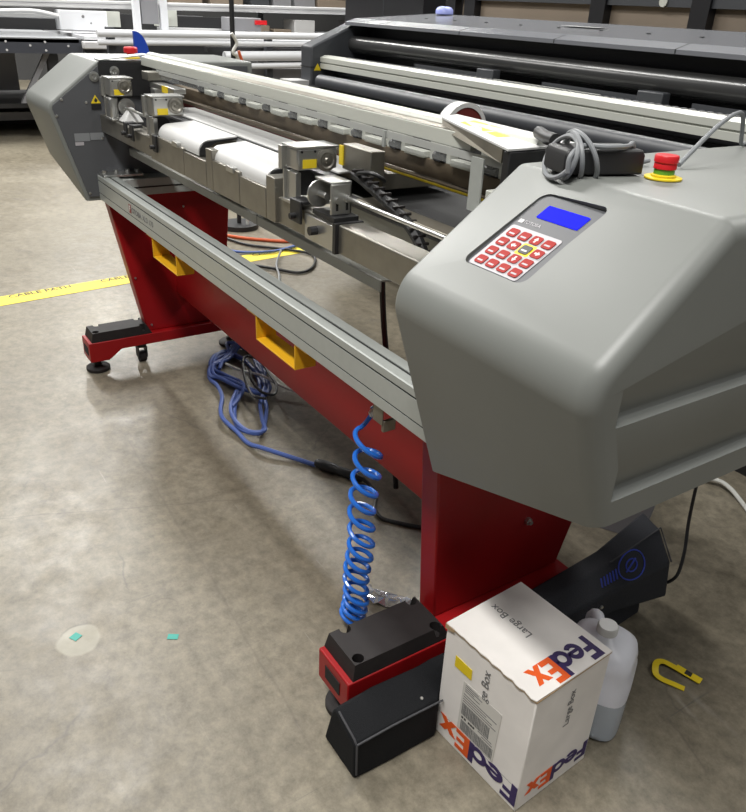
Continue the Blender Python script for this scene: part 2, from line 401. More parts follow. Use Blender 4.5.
# emergency stop and blue fin on the far hood
es2 = P('emergency_stop', MB().lathe((-2.93, .905, 1.092), [(.03, 0), (.03, .004), (.028, .005)], n=20), M['label_y'], cut)
P('push_button', MB().lathe((-2.93, .905, 1.095), [(.014, 0), (.014, .014), (.024, .016), (.024, .030), (.02, .034)], n=20), M['estop'], es2)
fin = [(.945, 1.092)] + [(.945 + .052 * math.sin(a), 1.092 + .085 * math.cos(a)) for a in [i * PI / 2 / 8 for i in range(9)]]
P('blue_fin', MB().xprism(fin, -3.02, -3.005), M['finblue'], cut, smooth=False)

# front rail (extruded profile with slots)
RY, R0, R1 = .7085, .645, .729
g = .006
yz = [(RY, R0), (RY, .666), (RY + g, .666), (RY + g, .669), (RY, .669), (RY, .709), (RY + g, .709), (RY + g, .713), (RY, .713), (RY, R1 - .002), (RY + .002, R1),
      (RY + .022, R1), (RY + .022, R1 - .008), (RY + .029, R1 - .008), (RY + .029, R1), (RY + .052, R1), (RY + .052, R0)]
rail = P('front_rail', MB().xprism(yz, FI - .012, -.80), M['alu'], cut, smooth=False)
P('groove_shade', MB().box(FI - .011, -.801, RY + .0008, RY + .0055, .6662, .6688).box(FI - .011, -.801, RY + .0008, RY + .0055, .7092, .7128).box(FI - .011, -.801, RY + .0225, RY + .0285, R1 - .0078, R1 - .0015), M['dark'], rail, smooth=False)  # black strips inside the slots, painting in the shade of the grooves
P('rail_cap', MB().box(FI - .016, FI - .012, RY + .001, RY + .051, R0 + .002, R1 - .002), M['black'], rail)
P('logo_badge', MB().box(-2.462, -2.440, RY - .0012, RY, .676, .702), M['redstrip'], rail)
T('badge_letter', 'F', .026, frame((-2.457, RY - .0012, .680), (1, 0, 0), (0, 0, 1)), M['white'], rail, bold=.0008)
T('lettering', 'OTOBA', .024, frame((-2.434, RY, .680), (1, 0, 0), (0, 0, 1)), M['greyink'], rail, bold=.0006, sx=1.1)
T('lettering', 'XLD 170', .024, frame((-2.33, RY, .680), (1, 0, 0), (0, 0, 1)), M['greyink'], rail, sx=1.1)
# cross profiles joining the rails over each leg
for x0, x1 in ((-2.805, -2.72), (-.93, -.84)):
    cr = P('cross_profile', MB().box(x0, x1, .762, 1.30, .665, .722), M['alu'], cut, bevel=.002)
    if x0 < -2:
        P('slot', MB().box(x1, x1 + .0012, .765, 1.28, .690, .695), M['black'], cr)
cbr = P('corner_plate', MB().box(-2.80, -2.735, .712, .85, .7295, .737), M['zinc'], cut, bevel=.001)
for y in (.725, .765, .805, .838):
    P('bolt', MB().cyl((-2.768, y, .737), (-2.768, y, .748), .008, n=8), M['zinc'], cbr)

# red legs, feet and beam
def leg(x0, x1, yf0, yf1, yb0, yb1, z0, z1):
    mb = MB().loft([[(x0, yf0, z0), (x1, yf0, z0), (x1, yb0, z0), (x0, yb0, z0)], [(x0, yf1, z1), (x1, yf1, z1), (x1, yb1, z1), (x0, yb1, z1)]])
    return P('leg', mb, M['red'], cut, bevel=.004)
ln = leg(-1.0, -.945, .838, .800, 1.205, 1.36, .130, .644)
lf = leg(-2.83, -2.775, .823, .722, 1.145, 1.19, .130, .664)
for y, z in ((1.135, .385), (1.08, .30)):
    P('bolt', MB().cyl((-.945, y, z), (-.937, y, z), .009, n=6).cyl((-.937, y, z), (-.931, y, z), .005, n=8), M['zinc'], ln)
for y, z in ((.795, .35), (.84, .155), (1.00, .60)):
    P('bolt', MB().cyl((-2.775, y, z), (-2.771, y, z), .004, n=8), M['zinc'], lf)
def foot(x0, x1, yf, yb):
    z1, zf, zm = .130, .052, .088
    prof = [(yf, z1), (yf, zf), (yf + .07, zf), (yf + .12, zm), (yb, zm), (yb, z1)]
    ft = P('foot_bar', MB().xprism(prof, x0, x1), M['red'], cut, bevel=.003)
    c = (x0 + x1) / 2
    P('end_slot', MB().box(c - .028, c + .028, yf - .0015, yf, .075, .108), M['dark'], ft)
    pd = P('step_pad', MB(), M['rubber'], cut)
    pm = MB().loft([[(x, y, .1305) for x, y in ((x0 + .002, yf + .012), (x1 - .002, yf + .012), (x1 - .002, .832), (x0 + .002, .832))],
                    [(x, y, .165) for x, y in ((x0 + .006, yf + .02), (x1 - .008, yf + .02), (x1 - .008, .815), (x0 + .006, .815))]])
    pd.data = pm.mesh('step_pad'); pd.data.materials.append(M['rubber'])
    cs = []
    for cx, cy, dx in ((x0 + .012, yf + .055, 1), (x1 - .022, yf + .035, 1), (x0 + .014, .80, 1), (x1 - .016, .80, 1)):
        cs.append(add_cut(pd, MB().cyl((cx, cy, .140), (cx, cy, .18), .012, n=20)))
    baked(pd, cs); b = pd.modifiers.new('bevel', 'BEVEL'); b.width = .002; b.segments = 2; b.limit_method = 'ANGLE'
    for cx, cy in ((x0 + .014, yf + .055), (x1 - .022, yf + .035)):
        P('pad_bolt', MB().cyl((cx, cy, .1395), (cx, cy, .147), .007, n=8), M['black'], pd)
    # levelling feet
    for ly in (yf + .035, yb - .05):
        lv = P('levelling_foot', MB().lathe((c, ly, 0), [(.040, 0), (.044, .004), (.044, .014), (.036, .020), (.014, .024), (.012, .034)], n=32), M['rubber'], cut)
        P('threaded_stem', MB().cyl((c, ly, .03), (c, ly, (zf if ly < .8 else zm) + .001), .008, n=10), M['zinc'], lv)
    return ft
foot(-.995, -.880, .580, 1.22)
foot(-2.848, -2.748, .590, 1.22)
# castor beside the far leveller
ca = P('castor', MB().cyl((-2.80, .80, .086), (-2.80, .80, .062), .018, n=16).box(-2.818, -2.782, .780, .784, .02, .065).box(-2.818, -2.782, .812, .816, .02, .065), M['black'], cut)
P('wheel', MB().cyl((-2.80, .785, .022), (-2.80, .811, .022), .022, n=24), M['rubber'], ca)
# rear far castor wheel seen under the beam
ca2 = P('castor', MB().lathe((-2.80, 1.30, .0), [(.06, 0), (.06, .02), (.03, .035), (.02, .088)], n=24), M['rubber'], cut)
P('beam', MB().box(-2.775, -1.0, .95, 1.03, .268, .500), M['red'], cut, bevel=.004)
for x0, x1 in ((-2.263, -2.058), (-1.537, -1.341)):
    w = .0035
    h = MB()
    y0, y1 = .710, .762
    h.box(x0 - .048, x0 + w, y0, y1, .6405, .6445)
    h.box(x0, x0 + w, y0, y1, .586, .6405)
    h.box(x0, x1, y0, y1, .5825, .586)
    h.box(x1 - w, x1, y0, y1, .586, .6405)
    h.box(x1 - w, x1 + .052, y0, y1, .6405, .6445)
    P('lifting_handle', h, M['yellow'], cut, bevel=.0008)
# air connector
ac = P('air_connector', MB().box(-1.040, -1.008, .715, .7175, .606, .6445).box(-1.014, -1.006, .7176, .745, .592, .615).box(-1.040, -1.006, .715, .76, .6425, .6448), M['steel_dk'], cut, bevel=.001)
P('fitting', MB().cyl((-1.030, .722, .616), (-1.062, .734, .602), .007, n=12).cyl((-1.062, .734, .602), (-1.076, .739, .596), .009, n=6), M['zinc'], ac)

# front square tube carrying the knife heads
TY = .741
P('head_tube', MB().box(FI, -.83, TY, TY + .055, .871, .927), M['steel'], cut, bevel=.003)
tr = P('paper_tray', MB().xprism([(.824, .790), (.824, .813), (.827, .815), (.90, .806), (.90, .803), (.827, .811), (.827, .790)], FI + .02, -1.195), M['alu_tray'], cut, bevel=.0012)
P('tray_joint', MB().box(-1.76, -1.758, .8235, .8275, .790, .8155), M['greyink'], tr)
# steel guide blocks on the front of the tube
xs = [-2.21, -2.00, -1.848, -1.66, -1.52, -1.43, -1.40]
segs = [(-2.27, -2.006, .942), (-2.003, -1.853, .935), (-1.850, -1.812, .968), (-1.810, -1.656, .946), (-1.653, -1.518, .938), (-1.515, -1.473, .966)]
for a, b_, zt_ in segs:
    P('guide_block', MB().box(a, b_, TY - .008, TY + .05, .872, zt_), M['steel'], cut, bevel=.0015)
for a, b_ in ((-2.08, -2.04), (-1.72, -1.68)):
    P('clamp_lug', MB().box(a, b_, TY - .012, TY + .03, .938, .9505), M['zinc'], cut, bevel=.001)
# curved white guide sheets
def sheet(x0, x1, yback):
    r = .030; pr = []
    for i in range(9):
        a = PI / 2 * i / 8
        pr.append((TY + r - r * math.cos(a), .9445 + r * math.sin(a)))
    out = [(TY, .938)] + pr + [(yback, .9805)]
    inn = [(y + (.0025 if i < 6 else 0), z - (.0025 if i >= 4 else 0)) for i, (y, z) in enumerate(out)]
    s = P('guide_sheet', MB().xprism(out + inn[::-1], x0, x1), M['white'], cut, ang=60)
    side = [(TY + .003, .938)] + [(y + .002, z - .003) for y, z in pr[:]] + [(yback, .9775), (yback, .973), (TY + .05, .969), (TY + .022, .955), (TY + .018, .938)]
    P('guide_side', MB().xprism(side, x1, x1 + .004), M['black'], s, smooth=False)
    P('guide_side', MB().xprism(side, x0 - .004, x0), M['black'], s, smooth=False)
    P('guide_core', MB().box(x0 + .004, x1 - .004, TY + .022, yback, .928, .970), M['steel_dk'], s)
sheet(-2.215, -1.918, .848)
sheet(-1.845, -1.533, .838)
bs_ = P('feed_sheet', MB().box(-2.56, -1.46, .880, .985, .968, .9715), M['white'], cut)
P('sheet_edge', MB().box(-2.56, -1.46, .850, .878, .960, .966), M['black'], bs_)
P('cutting_strip', MB().box(-2.79, -1.62, .987, .996, .962, .974), M['redstrip'], cut)
P('cutting_table', MB().box(-2.79, -1.45, .99, 1.20, .925, .9615), M['steel_dk'], cut, bevel=.002)
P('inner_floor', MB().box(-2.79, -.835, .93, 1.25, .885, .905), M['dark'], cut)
P('inner_channel', MB().box(-1.45, -.835, .905, .912, .80, .925).box(-1.45, -.835, .912, .975, .80, .806), M['alu_tray'], cut, bevel=.001)
P('ledge_profile', MB().box(-1.36, -.835, .865, .912, .925, .937), M['steel_dk'], cut, bevel=.002)
P('drive_rod', MB().cyl((-1.262, .775, .968), (-.83, .775, .968), .0045, n=12), M['zinc'], cut)
P('drive_rod', MB().cyl((-2.62, .775, .968), (-2.31, .775, .968), .0045, n=12), M['zinc'], cut)
P('lower_shaft', MB().cyl((-2.79, .90, .915), (-1.0, .90, .915), .012, n=14), M['black'], cut)

# top beam with front shield
tb = P('top_beam', MB().xprism([(.912, 1.098), (.912, 1.112), (.917, 1.1185), (.926, 1.122), (.936, 1.121), (.941, 1.115), (.941, 1.098)], -2.79, -.909), M['cream'], cut, ang=30)
P('beam_face', MB().xprism([(.893, 1.081), (.894, 1.1065), (.904, 1.1065), (.904, 1.081)], -2.79, -1.045), M['cream'], cut, bevel=.001)
P('beam_groove', MB().xprism([(.8965, 1.1075), (.912, 1.1120), (.912, 1.098), (.904, 1.098)], -2.79, -.909), M['steel_dk'], cut, smooth=False)
P('clear_shield', MB().box(-2.62, -.909, .888, .8905, 1.054, 1.081), M['pglass'], cut)
P('frosted_strip', MB().box(-2.62, -.909, .8865, .8878, 1.068, 1.081), M['strip'], cut)
for x in (-2.61, -1.30):
    P('shield_hanger', MB().box(x, x + .008, .882, .886, 1.05, 1.081), M['alu'], cut)
P('back_plate', MB().box(-2.79, -.909, 1.022, 1.030, 1.020, 1.098), M['dark'], cut)
P('rear_rail', MB().box(-2.79, -.909, 1.00, 1.03, .985, 1.020), M['brown'], cut, bevel=.001)
P('rear_ledge', MB().box(-2.79, -.909, .985, 1.00, .975, .984), M['brown'], cut)
P('yellow_line', MB().box(-1.60, -.909, .9835, .985, .9765, .9805), M['label_y'], cut)
# pinch roller brackets and pressure blocks seen under the shield
for i in range(11):
    x = -2.56 + i * .158
    mb = MB().box(x, x + .014, 1.0, 1.02, 1.0205, 1.062).box(x + .054, x + .068, 1.0, 1.02, 1.0205, 1.062).box(x + .0139, x + .0541, 1.0, 1.02, 1.048, 1.062)
    b1 = P('roller_bracket', mb, M['cream'], cut, bevel=.001)
    P('pinch_roller', MB().cyl((x + .016, 1.002, 1.030), (x + .052, 1.002, 1.030), .009, n=16), M['black'], b1)
    P('roller_hub', MB().box(x + .026, x + .042, .994, 1.0, 1.022, 1.050), M['charcoal'], b1)
    P('pressure_block', MB().box(x + .080, x + .148, .990, 1.012, 1.0205, 1.034), M['cream'], cut, bevel=.0015)
# end plates of the top beam
ep = P('end_plate', MB().xprism([(.842, 1.107), (.842, .985), (.95, .985), (1.00, 1.02), (1.00, 1.107)], -.908, -.893), M['black'], cut, bevel=.002)
P('ring_bolt', MB().lathe((-.893, .875, 1.075), [(.010, 0), (.010, .003), (.006, .004), (.004, .001)], (1, 0, 0), 16), M['zinc'], ep)
cpts = [(-.893, .838, 1.1085), (-.893, 1.00, 1.1085), (-1.17, .958, 1.1215), (-1.16, .916, 1.1185)]
tp = P('top_cover', MB().loft([cpts, [(x, y, z + .003) for x, y, z in cpts]]), M['white'], cut, smooth=False)
def cov(u, v):
    p = [Vector(c) for c in cpts]; return (p[3].lerp(p[0], u)).lerp(p[2].lerp(p[1], u), v) + Vector((0, 0, .0034))
for i in range(3):
    u0 = .22 + i * .17
    q = [cov(u0, .20), cov(u0 + .14, .20), cov(u0 + .14, .72), cov(u0, .72)]
    P('yellow_label', MB().loft([q, [p + Vector((0, 0, .0006)) for p in q]]), M['label_y'], tp, smooth=False)
P('side_web', MB().loft([[(-1.16, .910, 1.105), (-.910, .842, 1.088), (-.910, .842, 1.1082), (-1.16, .917, 1.1184)], [(-1.16, .916, 1.105), (-.910, .848, 1.088), (-.910, .848, 1.1082), (-1.16, .923, 1.1184)]]), M['steel_dk'], cut, smooth=False)
P('side_skirt', MB().box(-.985, -.955, .846, .849, 1.00, 1.086), M['alu'], cut)
P('side_foot', MB().box(-.945, -.909, .848, .90, .985, 1.040), M['cream'], cut, bevel=.002)
P('far_cover', MB().loft([[(-2.86, .756, 1.0935), (-2.80, .756, 1.0935), (-2.80, .925, 1.110), (-2.86, .925, 1.110)], [(-2.86, .756, 1.0965), (-2.80, .756, 1.0965), (-2.80, .925, 1.114), (-2.86, .925, 1.114)]]), M['alu'], cut, smooth=False)
P('end_plate', MB().box(-2.802, -2.79, .752, .93, .985, 1.090), M['black'], cut)
P('ring_bolt', MB().lathe((-2.789, .80, 1.062), [(.016, 0), (.016, .004), (.009, .005), (.006, .001)], (1, 0, 0), 16), M['zinc'], cut)
P('ring_bolt', MB().lathe((-2.801, .735, 1.045), [(.016, 0), (.016, .004), (.009, .005), (.006, .001)], (1, 0, 0), 16), M['zinc'], cut)
P('gear_housing', MB().box(-2.66, -2.60, .85, .93, 1.05, 1.075), M['steel'], cut, bevel=.002)

# knife heads
def knife_head(xf, y0, y1, z0, z1, ln_, wy, wz, lower=True):
    """box whose labelled side faces the near end of the machine (+X) at x = xf"""
    h = P('knife_head', MB().box(xf - ln_, xf, y0, y1, z0, z1), M['zinc'], cut, bevel=.004, seg=3)
    P('cover_plate', MB().box(xf - ln_ - .002, xf + .003, y0 - .003, y1 + .003, z1, z1 + .004), M['zinc'], h, bevel=.001)
    P('flange', MB().box(xf - ln_ - .004, xf - ln_ + .012, y0 - .010, y0, z0 - .004, z1), M['zinc'], h, bevel=.001)
    P('knife_wheel', MB().lathe((xf, wy, wz), [(.0225, 0), (.0225, .004), (.016, .006), (.013, .004), (.006, .005), (.004, .008)], (1, 0, 0), 28), M['steel'], h)
    lb = P('warning_label', MB().box(xf + .0005, xf + .0015, y0 + .012, y0 + .043, z0 + .004, z0 + .021), M['label_y'], h)
    for k in range(3):
        P('screw', MB().cyl((xf, y0 + .01 + k * .03, z1 - .006), (xf + .002, y0 + .01 + k * .03, z1 - .006), .0025, n=8), M['black'], h)
    if lower:
        P('support_bracket', MB().box(xf - ln_ + .004, xf - ln_ + .010, y0 - .004, y0 + .004, .927, z0).box(xf - ln_ + .010, xf - .01, y0 + .002, y0 + .014, .935, z0 - .006), M['zinc'], h, bevel=.001)
        P('lower_wheel', MB().cyl((xf - .035, y0 + .028, z0 - .028), (xf - .020, y0 + .028, z0 - .028), .026, n=28), M['black'], h)
        P('base_plate', MB().box(xf - ln_, xf + .012, y0 - .006, y1 - .01, .9275, .934), M['zinc'], h, bevel=.001)
    return h
h1 = knife_head(-1.386, .740, .832, .996, 1.038, .060, .806, 1.014)
h2 = knife_head(-2.242, .740, .830, .990, 1.040, .060, .806, 1.018)
h3 = knife_head(-2.640, .738, .810, 1.000, 1.052, .075, .785, 1.030)
P('lower_housing', MB().box(-2.70, -2.652, .736, .765, .930, .996), M['zinc'], h3, bevel=.006, seg=3)
P('lower_knife', MB().cyl((-2.645, .785, .968), (-2.635, .785, .968), .026, n=28), M['zinc'], h3)
P('side_cone', MB().loft([[(-2.62, .748, .930), (-2.56, .748, .930), (-2.56, .815, .930), (-2.62, .815, .930)], [(-2.60, .778, .972), (-2.58, .778, .972), (-2.58, .79, .972), (-2.60, .79, .972)]]), M['white'], h3, bevel=.003)
h4 = P('rear_knife_head', MB().box(-2.62, -2.40, .86, .90, 1.030, 1.046).box(-2.60, -2.56, .855, .90, .99, 1.03), M['zinc'], cut, bevel=.002)
P('warning_label', MB().box(-2.50, -2.45, .8585, .8598, 1.026, 1.046), M['label_y'], h4)
# black clamps on the front of the tube
for x in (-2.50, -2.44, -2.235, -1.395):
    w = .045 if x > -1.5 else .03
    c = P('clamp_block', MB().box(x, x + w, TY - .014, TY - .0085, .898, .944).box(x, x + w, TY - .0085, TY + .02, .936, .944), M['black'], cut, bevel=.002)
    P('clamp_screw', MB().cyl((x + w * .5, TY - .014, .912), (x + w * .5, TY - .026, .912), .006, n=12), M['black'], c)
cpn = P('clamp_plate', MB().box(-1.345, -1.232, TY - .006, TY - .001, .873, .922), M['zinc'], cut, bevel=.001)
P('clamp_knob', MB().cyl((-1.298, TY - .006, .899), (-1.298, TY - .022, .899), .009, n=8), M['black'], cpn)
P('clamp_edge', MB().box(-1.232, -1.222, TY - .008, TY + .055, .871, .929), M['black'], cpn)
# roller bracket beside the near head
rb = P('knife_bracket', MB().box(-1.315, -1.250, .740, .785, .9955, 1.000).box(-1.256, -1.250, .740, .785, .938, .9955).box(-1.315, -1.250, .780, .785, .938, .9955), M['zinc'], cut, bevel=.0015)
P('knife_disc', MB().cyl((-1.302, .742, .970), (-1.297, .742, .970), .026, n=32).cyl((-1.297, .742, .970), (-1.27, .742, .970), .006, n=12), M['zinc'], rb)
P('cam_screw', MB().cyl((-1.250, .752, .966), (-1.243, .752, .966), .006, n=12), M['zinc'], rb)
P('cam_screw', MB().cyl((-1.250, .774, .968), (-1.240, .774, .968), .007, n=12), M['zinc'], rb)
P('slot', MB().box(-1.2502, -1.2490, .750, .755, .946, .960), M['dark'], rb)
P('slot', MB().box(-1.2502, -1.2490, .772, .777, .946, .960), M['dark'], rb)
P('bracket_base', MB().box(-1.32, -1.235, .738, .793, .9275, .937), M['black'], rb, bevel=.001)
mt = P('motor_box', MB().box(-1.445, -1.334, .880, .915, .982, 1.034), M['steel'], cut, bevel=.002)
P('yellow_tag', MB().xprism([(.8795, 1.030), (.8795, .990), (.8765, .990), (.8765, 1.030)], -1.453, -1.438), M['label_y'], mt)
P('cable_loop', MB().tube(smooth_curve([(-1.35, .865, .985), (-1.33, .85, .995), (-1.30, .86, 1.0), (-1.29, .88, .99), (-1.31, .90, .98)], 6), .004), M['black'], mt)
# energy chain
pts = smooth_curve([(-1.375, .868, .985), (-1.32, .865, .975), (-1.25, .862, .958), (-1.18, .862, .935), (-1.13, .862, .905), (-1.105, .865, .865), (-1.10, .87, .82)], 6)
P('energy_chain', MB().tube(pts, .011, 6), M['black'], cut, smooth=False)
rl = MB()
for i in range(2, len(pts) - 2, 2):
    p = pts[i]; rl.box(p.x - .003, p.x + .003, p.y - .013, p.y + .013, p.z + .008, p.z + .013)
P('chain_links', rl, M['rubber'], cut)
P('hanging_cable', MB().tube(smooth_curve([(-1.55, 1.06, .92), (-1.55, 1.08, .6), (-1.54, 1.12, .3), (-1.53, 1.15, .02)], 8), .008), M['black'], cut)

# ================================================================ THINGS ON THE NEAR HOOD
pa = thing('power_adapter', 'black power supply brick wrapped in its grey cable on the hood', 'power adapter', (-.80, .90, zt))
def obox(c, L_, W_, H_, ang, z0, taper=.0):
    ca_, sa = math.cos(ang), math.sin(ang); rg = []
    for z, k in ((z0, 1), (z0 + H_ * .75, 1), (z0 + H_, 1 - taper)):
        rg.append([(c[0] + ca_ * a * k - sa * b_ * k, c[1] + sa * a * k + ca_ * b_ * k, z) for a, b_ in ((-L_ / 2, -W_ / 2), (L_ / 2, -W_ / 2), (L_ / 2, W_ / 2), (-L_ / 2, W_ / 2))])
    return MB().loft(rg)
PA = (-.725, .838); AN = math.radians(72)
P('brick', obox(PA, .118, .060, .032, AN, zt + .001, .06), M['black'], pa, bevel=.003)
P('plug', MB().tube([(-.915, .92, zt + .02), (-.875, .895, zt + .02), (-.845, .885, zt + .02)], .010, 10), M['black'], pa)
def A(l, w, h): return (PA[0] + math.cos(AN) * l - math.sin(AN) * w, PA[1] + math.sin(AN) * l + math.cos(AN) * w, zt + h)
for k, (l0, dh) in enumerate(((-.052, 0), (-.040, .004), (-.028, .008), (-.05, .01))):
    lp = []
    for i in range(14):
        a = 2 * PI * i / 13
        lp.append(A(-.050 + .010 * k + .012 * math.sin(a + k), (.036 + .003 * k) * math.cos(a), .019 + (.026 + .002 * k) * math.sin(a)))
    P('cable', MB().tube(smooth_curve(lp, 5), .0034), M['greycable'], pa)
lp = [A(-.056, -.036, .005), A(-.055, -.034, .025), A(-.035, -.026, .037), A(-.005, -.033, .037), A(.03, -.026, .037), A(.052, -.005, .037), A(.068, .015, .02), A(.075, .03, .005), A(.12, .05, .005)]
P('cable', MB().tube(smooth_curve(lp, 6), .0034), M['greycable'], pa)
cb = P('stop_button_cable', MB().tube(smooth_curve([(-.70, .99, zt + .004), (-.73, 1.10, zt + .045), (-.76, 1.19, zt + .060), (-.79, 1.26, zt + .050), (-.80, 1.29, zt + .006), (-.80, 1.30, zt + .004)], 8), .0035), M['greycable'])
tag(cb, 'thin grey cable arching up behind the red emergency button', 'cable')

# ================================================================ HOSES AND CABLES ON THE FLOOR
pts = smooth_curve([(-1.074, .739, .597), (-1.105, .758, .588), (-1.134, .782, .562), (-1.1415, .770, .536), (-1.1415, .758, .527)], 5)[:-1]
turns = 14; n = 30
zs, tz = [], .525
for i in range(turns * n + 1):
    t = i / n
    f = t / turns
    z = .520 - (.500) * (1.5 * f - .5 * f * f)
    a = PI + 2 * PI * t
    lean = Vector((.004 - .008 * f, .758 - .014 * f, 0))
    r = .0275 - .002 * f
    cx = -1.118 + lean.x
    wob = .004 * math.sin(t * 1.3)
    pts.append(Vector((cx + wob + r * math.cos(a), lean.y + r * math.sin(a), z - .010 * math.sin(a) - .006 * math.cos(a))))
hs = P('coiled_air_hose', MB().tube(pts, .0053, 8), M['blue'])
tag(hs, 'bright blue coiled air hose hanging from the rail to the floor', 'air hose')

def cable(name, pts, r, m, label, cat='cable', k=8, n=8):
    o = P(name, MB().tube(smooth_curve([(x, y, max(z, r)) for x, y, z in pts], k), r, n), m)
    return tag(o, label, cat)
ec = thing('extension_cord', 'blue extension cord coiled on the floor beneath the red beam', 'cord', (-2.2, 1.0, 0))
R_ = .0075
path = [(-1.775, 1.012), (-1.85, .960), (-1.93, .905), (-2.00, .885), (-2.08, .880), (-2.17, .872), (-2.26, .900), (-2.34, .94), (-2.42, .955), (-2.52, .965), (-2.62, 1.02),
        (-2.66, 1.10), (-2.58, 1.15), (-2.46, 1.13), (-2.36, 1.10), (-2.30, 1.07), (-2.24, 1.06), (-2.17, 1.035), (-2.08, .985), (-2.02, .94), (-2.06, .90), (-2.14, .905), (-2.23, .94), (-2.31, .99),
        (-2.40, 1.03), (-2.46, 1.01), (-2.55, 1.0), (-2.63, 1.05), (-2.68, 1.12), (-2.74, 1.16), (-2.70, 1.20), (-2.60, 1.19), (-2.48, 1.16), (-2.38, 1.13), (-2.30, 1.11), (-2.26, 1.07), (-2.33, 1.02), (-2.43, .99), (-2.50, .975), (-2.58, 1.01), (-2.62, 1.08), (-2.70, 1.15), (-2.80, 1.22)]
P('cord', MB().tube(smooth_curve([(x, y, R_ + (.012 if 14 < i < 20 else .020 if i > 30 else .006 * (i % 3))) for i, (x, y) in enumerate(path)], 8), R_, 8), M['bluecable'], ec)
for dx, dy, a, b_ in ((.02, .015, 9, 24), (-.025, .01, 22, 36), (.015, -.02, 26, 44)):
    P('cord', MB().tube(smooth_curve([(x + dx * math.sin(i), y + dy * math.cos(i * 1.3), R_ * 3.2 + .004 * (i % 2)) for i, (x, y) in enumerate(path)][a:b_], 8), R_ * .95, 8), M['bluecable'], ec)
P('socket', MB().lathe((-1.775, 1.012, .018), [(.010, 0), (.014, .008), (.017, .03), (.017, .07), (.013, .08), (.015, .09), (.016, .14), (.009, .165), (.006, .175)], (.78, .44, -.03), 16), M['black'], ec)
cable('black_power_cord', [(-1.625, 1.094, .014), (-1.59, 1.10, .005), (-1.54, 1.085, .006), (-1.49, 1.05, .006), (-1.44, 1.04, .006), (-1.39, 1.075, .006), (-1.34, 1.12, .006), (-1.25, 1.20, .006), (-1.15, 1.30, .006)], .006, M['black'], 'black power cord running from the blue cord to the near leg')
cable('white_wire', [(-2.52, 1.035, .050), (-2.44, 1.06, .050), (-2.36, 1.11, .050), (-2.26, 1.16, .03), (-2.1, 1.26, .02)], .005, M['whitecable'], 'short white wire lying across the blue cord coil')
cable('black_cord_loop', [(-2.40, 1.08, .062), (-2.32, 1.05, .062), (-2.22, 1.04, .062), (-2.18, 1.07, .062), (-2.24, 1.11, .062), (-2.34, 1.13, .062), (-2.46, 1.15, .062), (-2.52, 1.12, .064), (-2.44, 1.07, .064), (-2.30, 1.02, .064), (-2.20, 1.0, .064), (-2.16, 1.03, .064)], .005, M['black'], 'thin black cord bundled on top of the blue cord coil')
cable('orange_cord', [(-4.55, 1.70, .01), (-4.30, 1.84, .01), (-4.15, 1.98, .01), (-4.05, 2.15, .01), (-4.10, 2.4, .01)], .010, M['orangecable'], 'orange cord on the floor behind the far leg')
cable('floor_cable', [(-4.35, 1.78, .01), (-4.1, 1.85, .01), (-3.9, 2.02, .012), (-3.75, 2.1, .012), (-3.56, 2.0, .012), (-3.50, 1.88, .01), (-3.62, 1.78, .012), (-3.75, 1.68, .01), (-3.8, 1.55, .01)], .008, M['black'], 'black cable looping over the yellow floor tape under the tray')
cable('floor_cable', [(-4.3, 1.60, .01), (-4.0, 1.72, .012), (-3.9, 1.9, .014), (-3.95, 2.1, .012), (-4.0, 2.3, .01)], .008, M['bluecable'], 'dark blue cable crossing behind the yellow floor tape')
cable('floor_cable', [(-3.85, 1.95, .03), (-3.65, 1.82, .02), (-3.5, 1.76, .012), (-3.3, 1.66, .01)], .006, M['greycable'], 'thin grey cable crossing the tape and black cable')
cable('white_floor_cord', [(-1.16, 2.02, .01), (-1.11, 2.03, .02), (-1.06, 2.06, .024), (-1.02, 2.06, .02), (-.98, 2.05, .01), (-.90, 2.0, .008)], .007, M['whitecable'], 'short bent white cord on the floor at the right edge')
cable('bag_strap_cable', [(-.80, 1.44, .80), (-.80, 1.45, .60), (-.80, 1.46, .40), (-.79, 1.455, .27), (-.765, 1.43, .20), (-.752, 1.405, .15), (-.765, 1.395, .12)], .004, M['black'], 'black cord hanging down beside the bag with the blue badge', 'cord')

# floor tape with its printing
tl = thing('floor_tape', 'yellow cable path tape crossing the floor past the far leg', 'floor tape', (-3.77, .7, 0))
tx = lambda y: -3.73 - .105 * (y - .43)
def tape_piece(name, ya, yb, dx, w, parent):
    return P(name, MB().loft([[(tx(y) + dx, y, .001), (tx(y) + dx - w, y, .001), (tx(y) + dx - w, y, .002), (tx(y) + dx, y, .002)] for y in (ya, yb)]), M['tape'], parent, smooth=False)
tape_piece('tape', -.6, 2.75, .062, .125, tl)
for i in range(7):
    y = -.4 + i * .44
    T('printed_words', 'CABLE PATH', .052, frame((tx(y) - .022, y, .0022), (-.105, 1, 0), (-1, -.105, 0)), M['blackink'], tl, depth=.0002, bold=.001)
# stickers
def sticker(cx, cy, a, b_, ang, label):
    pts = [(cx + math.cos(ang) * u * a - math.sin(ang) * v * b_, cy + math.sin(ang) * u * a + math.cos(ang) * v * b_) for u, v in ((-1, -1), (1, -1), (1, 1), (-1, 1))]
    o = P('floor_sticker', MB().prism([(x, y, .0005) for x, y in pts], (0, 0, .0008)), M['teal'], smooth=False)
    return tag(o, label, 'sticker')
sticker(-1.413, .188, .010, .010, .5, 'small teal square stuck on the pale floor patch, left of the two')
sticker(-1.303, .375, .012, .008, 1.0, 'small teal rectangle stuck on the cracked floor, right of the two')

